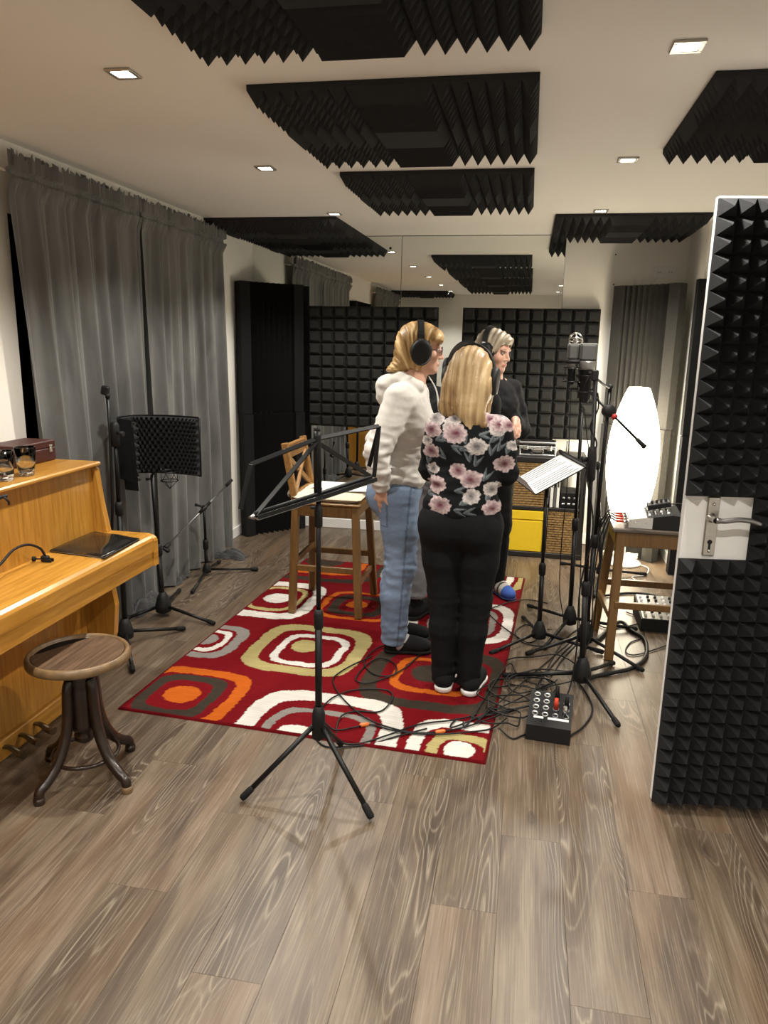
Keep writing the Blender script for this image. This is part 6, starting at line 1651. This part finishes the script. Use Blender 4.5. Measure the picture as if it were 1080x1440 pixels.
# ------------------------------------------------------------------ person in floral top, back to the camera
def person_floral():
    Fw = V3(.10, .995, 0); B0 = basis(Fw); lf = B0[:, 1]
    pel = V3(-.258, 3.27, .86); hc = V3(-.243, 3.315, 1.455); Bh = basis(V3(.22, .97, -.08)); sc = .97
    hipL, hipR = V3(-.345, 3.27, .82), V3(-.172, 3.26, .82); knL, knR = V3(-.322, 3.27, .465), V3(-.172, 3.26, .465); anL, anR = V3(-.308, 3.255, .10), V3(-.190, 3.245, .10)
    chest = V3(-.245, 3.265, 1.15); neck = V3(-.243, 3.28, 1.325)
    shL, shR = V3(-.378, 3.27, 1.240), V3(-.106, 3.265, 1.240)
    elL, elR = V3(-.405, 3.33, 1.045), V3(-.078, 3.315, 1.045); wrL, wrR = V3(-.335, 3.52, 1.08), V3(-.135, 3.52, 1.08)
    S = SDF(); head_prims(S, hc, Bh, sc)
    S.cone(hc+Bh @ V3(-.02, 0, -.06), neck, .048, .052, .03); S.cone(neck, chest, .055, .09, .05); S.cone(chest, pel, .09, .09, .06)
    for a, b, c in ((shR, elR, wrR), (shL, elL, wrL)): S.chain([neck+(a-neck)*.5+V3(0, 0, -.03), a, b, c], [.025, .034, .032, .025], .02)
    for a, b, c in ((hipR, knR, anR), (hipL, knL, anL)): S.chain([a, b, c], [.07, .045, .034], .03)
    for a in (anR, anL): S.cone(a, a+V3(.01, .10, -.06), .034, .026, .03)
    hand(S, wrR, V3(-.5, .7, .25), V3(-.6, -.2, .7), .95, .7, .1, -1); hand(S, wrL, V3(.5, .7, .25), V3(.6, -.2, .7), .95, .7, .1, 1)
    body = sdf_part('person', S, .0062, SKIN, None, lambda V: head_colour(V, hc, Bh, sc, (.60, .36, .26), (.45, .15, .13), (.30, .2, .12)))
    tag(body, 'person with long blond hair in black floral top and black trousers, seen from behind', 'person'); eyes(body, hc, Bh, sc)
    # trousers
    J = SDF(); J.ell(pel+V3(0, 0, -.03), (.125, .178, .130), .05, B0)
    for s_ in (-1, 1): J.ell(pel-Fw*.055+lf*.075*s_+V3(0, 0, -.065), (.085, .098, .098), .04, B0)
    for a, b, c in ((hipR, knR, anR), (hipL, knL, anL)): J.chain([a+V3(0, 0, -.02), (a+b)/2, b, (b+c)/2+V3(0, -.012, .03), c+V3(0, 0, -.04)], [.106, .090, .068, .063, .052], .025)
    wk = lambda P: np.clip(.25+1.1*np.exp(-((P[:, 2]-.44)/.10)**2)+.8*np.exp(-((P[:, 2]-.1)/.07)**2), 0, 1.4)
    sdf_part('trousers', J, .007, CLOTHV, body, lambda V: paint(V, (.0055, .0055, .0065))*(1+.15*snoise(V, 200, 3))[:, None], wrinkle(61, .007, 40, (.6, .6, 2.4), wk), clip=lambda Q: np.maximum(Q[..., 2]-.96, .050-Q[..., 2]))
    # floral top: torso narrowing at the waist, sleeves bent forward
    T_ = SDF()
    T_.ell(pel+V3(0, 0, .03), (.132, .176, .09), .05, B0); T_.ell(V3(-.25, 3.265, 1.0), (.112, .148, .13), .06, B0); T_.ell(chest+V3(0, 0, .02), (.112, .160, .135), .06, B0)
    T_.ell(chest+Fw*.07+V3(0, 0, .0), (.075, .125, .08), .05, B0)
    T_.cone(shL+V3(.03, 0, -.0), shR+V3(-.03, 0, -.0), .056, .056, .04); T_.cone(neck+V3(0, 0, -.06), neck+V3(0, 0, -.022), .085, .062, .05)
    T_.chain([shR, (shR+elR)/2, elR, (elR+wrR)/2, wrR-V3(-.005, .02, 0)], [.056, .056, .054, .048, .038], .03); T_.chain([shL, (shL+elL)/2, elL, (elL+wrL)/2, wrL-V3(.005, .02, 0)], [.055, .053, .051, .046, .038], .03)
    flowers = [(610, 590, 0, .036, 1), (702, 589, 0, .040, 1), (688, 592, 0, .034, 0), (598, 622, 0, .026, 1), (588, 600, 0, .040, 1), (578, 600, 0, .036, 0), (633, 600, 0, .034, 1), (640, 610, 0, .048, 0), (605, 606, 0, .038, 0), (700, 605, 0, .034, 1), (702, 598, 0, .036, 0), (671, 628, 0, .042, 1), (604, 637, 0, .036, 0), (645, 662, 0, .038, 0), (662, 674, 0, .044, 0), (612, 683, 0, .042, 0), (663, 698, 0, .036, 1), (619, 711, 0, .046, 0), (691, 716, 0, .036, 0), (691, 690, 0, .034, 1), (606, 662, 0, .026, 1), (709, 656, 0, .042, 0), (716, 600, 0, .034, 0), (638, 590, 0, .03, 1), (722, 630, 0, .026, 1)]
    leaves = [(612, 620, 20), (622, 618, 60), (648, 632, 15), (655, 622, 110), (668, 655, 70), (660, 648, 100), (641, 690, 5), (652, 683, 25), (640, 716, -10), (648, 708, 30), (690, 640, 80), (700, 635, 60), (705, 620, 100), (598, 655, 80), (675, 612, 0), (690, 622, 45), (602, 672, 100), (598, 698, 20), (680, 676, 60), (685, 705, 80), (625, 645, 140), (712, 640, 70), (654, 720, 10), (636, 628, -20)]
    def fcol(V):
        c = paint(V, (.005, .006, .0075))
        front = V[:, 1] > 3.30
        rs = np.random.RandomState(4)
        for i, (px, py, a) in enumerate(leaves):
            p = np.array(AT(px, py, 3.16)); dx, dz = V[:, 0]-p[0], V[:, 2]-p[2]; t = math.radians(a)
            for q in (-.35, .35):
                u, w = dx*math.cos(t+q)+dz*math.sin(t+q), -dx*math.sin(t+q)+dz*math.cos(t+q)
                m = ((u-.024)/.030)**2+(w/(.0075*(1.2-.8*np.clip(u/.05, 0, 1))))**2 < 1; sh = .5+.5*(w > 0)
                c[m] = np.array([(.15, .175, .19)])*sh[m][:, None]
        for i, (px, py, _, r, wh) in enumerate(flowers):
            p = np.array(AT(px, py, 3.16 if py < 720 else 3.13)); dx, dz = (V[:, 0]-p[0])*.80+.004*snoise(V, 130, i+3, 4), (V[:, 2]-p[2])*1.02+.004*snoise(V, 130, i+50, 4)
            rr, th = np.hypot(dx, dz)/(r*.92), np.arctan2(dz, dx); n = 5+(i % 2)
            edge = .90+.09*np.abs(np.cos(.5*n*th+i*1.7))+.05*np.cos(2*n*th+i)
            m = rr < edge; q = np.clip(rr/edge, 0, 1)
            petal = .5+.5*np.cos(n*2*th+i*1.7+q*3.5); ridge = .5+.5*np.cos(q*15+th*2)
            base = np.array((.62, .57, .55)) if wh else np.array((.60, .47, .48)); cen = np.array((.16, .15, .16)) if wh else np.array((.17, .045, .07))
            k = np.clip(q*1.55-.15, 0, 1)[:, None]; cc = cen*(1-k)+base*k; cc = cc*(.42+.58*np.maximum(petal*(.4+.6*q), .45*ridge+.25))[:, None]
            c[m] = cc[m]
        return c
    wk2 = lambda P: np.clip(.3+.9*np.exp(-((P[:, 2]-.97)/.08)**2)+.4*np.exp(-((P[:, 2]-1.06)/.06)**2), 0, 1.3)
    nc = neck+V3(0, .02, .045)
    sdf_part('floral_top', T_, .0036, CLOTHV, body, fcol, wrinkle(71, .007, 40, (.7, .7, 2.0), wk2), clip=lambda Q: np.maximum(.858-Q[..., 2], .060-np.sqrt(((Q-nc)**2*V3(1, 1, .6)).sum(-1))))
    # long straight blond hair over the upper back, heavier to the right
    Hh = SDF(); P = lambda f_, l, u: hc+Bh @ (V3(f_, l, u)*sc)
    Hh.ell(P(-.016, 0, .040), (.108, .090, .096), .02, Bh); Hh.ell(P(-.045, 0, -.040), (.078, .104, .11), .04, Bh)
    Hh.cone(P(-.055, .045, -.05), P(-.060, .078, -.135), .064, .046, .04); Hh.cone(P(-.055, -.035, -.05), P(-.085, -.030, -.150), .062, .052, .04)
    Hh.cone(P(-.085, -.025, -.13), P(-.105, -.040, -.225), .050, .022, .03); Hh.cone(P(-.075, -.045, -.14), P(-.090, -.095, -.205), .040, .018, .03); Hh.cone(P(-.07, .055, -.12), P(-.075, .062, -.160), .040, .026, .03)
    for s_ in (-1, 1): Hh.ell(P(.000, s_*.074, -.020), (.062, .024, .090), .02, Bh); Hh.cone(P(.02, s_*.078, -.06), P(.01, s_*.082, -.15), .020, .012, .02)
    def hd(Pp):
        L = (Pp-hc) @ Bh; a = np.arctan2(L[:, 1], -L[:, 0]+.01); x = L[:, 1]*(1+.8*np.clip(-L[:, 2], -.05, .3))
        return .0016*np.sin(x*250+2*np.sin(L[:, 2]*14))+.0012*np.sin(x*620+1.5*np.sin(L[:, 2]*9+1))
    def hcol(V):
        L = (V-hc) @ Bh; q = np.stack([L[:, 1]*1.0, L[:, 0]*.25, L[:, 2]*.07], 1)
        t = np.clip(.52+.5*snoise(q, 150, 5, 8)+.3*snoise(q, 420, 6, 8)-.9*np.clip(-(L[:, 2]+.0), 0, .3)*0, 0, 1)[:, None]
        d_, m_, l_ = np.array((.15, .085, .035)), np.array((.37, .245, .115)), np.array((.60, .45, .26))
        c = np.where(t < .5, d_*(1-2*t)+m_*2*t, m_*(2-2*t)+l_*(2*t-1))
        return c
    def fclip(Q):
        L = (Q-hc) @ Bh; return np.minimum(L[..., 0]-.035, .045-L[..., 2])
    sdf_part('hair', Hh, .0045, HAIR, body, hcol, hd, clip=fclip)
    headphones(hc, Bh, 1.05, 'black headphones with slim band on the person with long blond hair', .12)
    for (a, q) in ((anL, -.01), (anR, .01)):
        shoe(body, V3(a[0]+.002, a[1]-.065, PZ), V3(.12+q*8, .99, 0), .245, .043, .09, (.009, .009, .010), (.74, .74, .73), .026, name='sneaker')
person_floral()

# ------------------------------------------------------------------ person in black, turned towards the microphones
def person_black():
    Fw = V3(.72, -.69, 0); B0 = basis(Fw); lf = B0[:, 1]
    pel = V3(-.205, 4.60, .90); hc = V3(-.205, 4.555, 1.555); Bh = basis(V3(.88, -.47, -.16)); sc = 1.0
    ftL, ftR = V3(-.115, 4.72, 0), V3(-.365, 4.50, 0)
    hipL, hipR = pel+lf*.09+V3(0, 0, -.04), pel-lf*.09+V3(0, 0, -.04); anL, anR = V3(-.12, 4.715, .10), V3(-.36, 4.50, .10)
    knL, knR = (hipL+anL)/2+Fw*.02, (hipR+anR)/2+Fw*.02
    chest = pel+V3(.005, 0, .30); neck = V3(-.215, 4.575, 1.395)
    shL, shR = neck+lf*.165+V3(0, 0, -.075), neck-lf*.165+V3(0, 0, -.075)
    elL = V3(-.030, 4.66, 1.09); wrL = V3(-.060, 4.50, 1.16); elR = V3(-.375, 4.53, 1.06); wrR = V3(-.22, 4.43, 1.13)
    S = SDF(); P = head_prims(S, hc, Bh, sc)
    S.cone(hc+Bh @ V3(-.02, 0, -.06), neck, .048, .055, .03); S.cone(neck, chest, .055, .095, .05); S.cone(chest, pel, .095, .10, .06)
    for a, b, c in ((shR, elR, wrR), (shL, elL, wrL)): S.chain([neck+(a-neck)*.5, a, b, c], [.045, .042, .034, .025], .03)
    for a, b, c in ((hipR, knR, anR), (hipL, knL, anL)): S.chain([a, b, c], [.07, .045, .034], .03)
    for a in (anL, anR): S.cone(a, a+Fw*.09+V3(0, 0, -.06), .034, .026, .03)
    hand(S, wrL, V3(.12, -.75, -.45), V3(-.6, -.1, -.6), 1.0, .75, .1, -1); hand(S, wrR, V3(.7, -.35, .1), V3(.2, .6, -.5), 1.0, .7, .1, 1)
    body = sdf_part('person', S, .0055, SKIN, None, lambda V: head_colour(V, hc, Bh, sc, (.62, .37, .275), (.45, .16, .14), (.28, .2, .14)))
    tag(body, 'person in black sweater with ash blond hair, face turned to the microphones', 'person'); eyes(body, hc, Bh, sc)
    J = SDF(); J.ell(pel+V3(0, 0, -.03), (.12, .165, .12), .05, B0)
    for a, b, c in ((hipR, knR, anR), (hipL, knL, anL)): J.chain([a, b, c+V3(0, 0, -.01)], [.095, .066, .048], .03)
    sdf_part('trousers', J, .008, CLOTHV, body, (.006, .006, .0066), wrinkle(81, .005, 40, (1, 1, 2)), clip=lambda Q: Q[..., 2]-1.0)
    T_ = SDF(); T_.ell(pel+V3(0, 0, .06), (.13, .168, .10), .05, B0); T_.cone(pel+V3(0, 0, .1), chest, .118, .125, .05, False, (lf, 1.2)); T_.ell(chest+V3(0, 0, .06), (.125, .165, .13), .05, B0); T_.ell(chest+Fw*.075+V3(0, 0, .02), (.07, .125, .075), .04, B0)
    T_.cone(shL, shR, .066, .066, .04); T_.cone(neck+V3(0, 0, -.06), neck+V3(0, 0, -.01), .085, .066, .04)
    T_.chain([shL, (shL+elL)/2, elL, wrL+V3(-.004, .045, -.012)], [.066, .062, .056, .044], .03); T_.chain([shR, elR, wrR-V3(.03, -.015, 0)], [.066, .056, .044], .03)
    nc = neck+V3(.01, -.01, .045)
    sdf_part('sweater', T_, .0065, CLOTHV, body, lambda V: paint(V, (.009, .009, .0105))*(1+.15*snoise(V, 200, 2))[:, None], wrinkle(91, .007, 45, (1, 1, 1.6)), clip=lambda Q: np.maximum(.90-Q[..., 2], .062-np.sqrt(((Q-nc)**2*V3(1, 1, .6)).sum(-1))))
    Hh = SDF(); Pq = lambda f_, l, u: hc+Bh @ V3(f_, l, u)
    Hh.ell(Pq(-.020, 0, .038), (.108, .090, .094), .02, Bh); Hh.ell(Pq(-.060, 0, -.03), (.064, .080, .085), .03, Bh); Hh.ell(Pq(.040, 0, .078), (.055, .066, .034), .02, Bh)
    for s_ in (-1, 1):
        Hh.cone(Pq(.060, s_*.052, .070), Pq(.030, s_*.082, .0), .020, .014, .02); Hh.chain([Pq(.015, s_*.082, .0), Pq(.010, s_*.080, -.075), Pq(.016, s_*.070, -.150)], [.016, .014, .005], .02); Hh.ell(Pq(-.02, s_*.074, -.03), (.055, .020, .085), .02, Bh)
    Hh.cone(Pq(-.06, 0, -.07), Pq(-.06, 0, -.14), .06, .045, .03)
    def hd(Pp):
        L = (Pp-hc) @ Bh; ph = np.arctan2(L[:, 0]+.02, L[:, 2]+.2); return .003*np.sin(ph*60+3*L[:, 1]*20)
    def hcol(V):
        L = (V-hc) @ Bh; ph = np.arctan2(L[:, 0]+.02, L[:, 2]+.2); q = np.stack([ph*2.2, L[:, 1]*3, L[:, 2]*.4], 1); t = np.clip(.5+.5*snoise(q, 18, 15, 8)+.3*snoise(q, 60, 16, 8), 0, 1)[:, None]
        return np.array((.15, .115, .075))*(1-t)+np.array((.46, .39, .29))*t
    def fclip(Q):
        L = (Q-hc) @ Bh; return np.minimum(L[..., 0]-.045, np.minimum(.050-L[..., 2], .060-np.abs(L[..., 1])))
    sdf_part('hair', Hh, .0048, HAIR, body, hcol, hd, clip=fclip)
    headphones(hc, Bh, 1.08, 'black headphones with silver sliders on the person in black sweater', -.28, .130)
    for (a, f_) in ((ftL, V3(.55, -.83, 0)), (ftR, V3(.75, -.66, 0))):
        f_ = f_/np.linalg.norm(f_); h0 = V3(a[0]-f_[0]*.06, a[1]-f_[1]*.06, PZ)
        shoe(body, h0, f_, .25, .046, .085, (.42, .40, .36), (.02, .03, .10), .016, band=((.0, .045, (.03, .03, .035)), (.085, .10, (.03, .03, .03)), (.125, .14, (.03, .03, .03)), (.175, .3, (.045, .10, .36))), name='slipper')
person_black()

# ------------------------------------------------------------------ fourth singer, mostly hidden between the others
def person_dark():
    Fw = V3(.35, .94, 0); B0 = basis(Fw); lf = B0[:, 1]
    pel = V3(-.455, 4.20, .87); hc = V3(-.338, 4.225, 1.472); Bh = basis(V3(.25, .95, -.1)); sc = .95
    anL, anR = V3(-.575, 4.135, .11), V3(-.365, 4.265, .11); hipL, hipR = pel+lf*.085+V3(0, 0, -.03), pel-lf*.085+V3(0, 0, -.03); knL, knR = (hipL+anL)/2+Fw*.02, (hipR+anR)/2+Fw*.02
    chest = V3(-.415, 4.205, 1.15); neck = V3(-.365, 4.215, 1.36); shL, shR = neck+lf*.165+V3(0, 0, -.075), neck-lf*.165+V3(0, 0, -.075)
    elL, elR = shL+V3(-.02, .03, -.25), shR+V3(.03, .03, -.25); wrL, wrR = elL+V3(.12, .12, .06), elR+V3(-.03, .10, .06)
    S = SDF(); head_prims(S, hc, Bh, sc); S.cone(hc+Bh @ V3(-.02, 0, -.06), neck, .05, .055, .03); S.cone(neck, chest, .055, .09, .05); S.cone(chest, pel, .09, .1, .06)
    for a, b, c in ((shR, elR, wrR), (shL, elL, wrL)): S.chain([neck+(a-neck)*.5, a, b, c], [.045, .042, .034, .025], .03)
    for a, b, c in ((hipR, knR, anR), (hipL, knL, anL)): S.chain([a, b, c], [.07, .045, .034], .03)
    hand(S, wrR, V3(-.3, .8, .2), V3(-.6, -.2, .7), 1, .7, .1, -1); hand(S, wrL, V3(.5, .7, .2), V3(.6, -.2, .7), 1, .7, .1, 1)
    body = sdf_part('person', S, .007, SKIN, None, lambda V: head_colour(V, hc, Bh, sc, (.58, .35, .25), (.45, .15, .13), (.05, .03, .02)))
    tag(body, 'person in grey rolled jeans and dark top, half hidden behind the floral top', 'person')
    J = SDF(); J.ell(pel+V3(0, 0, -.03), (.125, .165, .12), .05, B0)
    for a, b, c in ((hipR, knR, anR), (hipL, knL, anL)): J.chain([a, b, c+V3(0, 0, .06)], [.10, .082, .070], .03); J.cone(c+V3(0, 0, .065), c+V3(0, 0, .085), .064, .064, .004)
    sdf_part('jeans', J, .008, CLOTHV, body, lambda V: paint(V, (.20, .20, .21))*(.95+.25*snoise(V, 30, 7))[:, None], wrinkle(17, .006, 40, (1, 1, 2)), clip=lambda Q: np.maximum(Q[..., 2]-.98, .145-Q[..., 2]))
    T_ = SDF(); T_.ell(pel+V3(0, 0, .07), (.13, .168, .10), .05, B0); T_.cone(pel+V3(0, 0, .1), chest, .12, .125, .05, False, (lf, 1.2)); T_.ell(chest+V3(.01, 0, .06), (.125, .165, .13), .05, B0); T_.cone(shL, shR, .066, .066, .04); T_.cone(neck+V3(0, 0, -.06), neck+V3(0, 0, -.005), .085, .064, .04)
    for a, b, c in ((shR, elR, wrR), (shL, elL, wrL)): T_.chain([a, b, b+(c-b)*.85], [.066, .056, .042], .03)
    sdf_part('top', T_, .008, CLOTHV, body, (.007, .007, .008), wrinkle(18, .006, 45), clip=lambda Q: .88-Q[..., 2])
    Hh = SDF(); Pq = lambda f_, l, u: hc+Bh @ V3(f_, l, u)
    Hh.ell(Pq(-.02, 0, .036), (.108, .090, .094), .02, Bh); Hh.ell(Pq(-.055, 0, -.04), (.066, .084, .095), .03, Bh); Hh.cone(Pq(-.05, 0, -.08), Pq(-.05, 0, -.16), .072, .055, .03)
    for s_ in (-1, 1): Hh.ell(Pq(-.01, s_*.074, -.03), (.055, .022, .095), .02, Bh)
    sdf_part('hair', Hh, .006, HAIRD, body, lambda V: paint(V, (.012, .008, .006))*(1+.4*snoise(V, 120, 6))[:, None], None, clip=lambda Q: np.minimum(((Q-hc) @ Bh)[..., 0]-.035, .045-((Q-hc) @ Bh)[..., 2]))
    headphones(hc, Bh, 1.08, 'black headphones on the half hidden person between two singers', 0, .130)
    for a in (anL, anR):
        shoe(body, V3(a[0]-Fw[0]*.06, a[1]-Fw[1]*.06, PZ), Fw, .26, .048, .12, (.012, .012, .013), (.015, .015, .015), .024, name='boot')
person_dark()
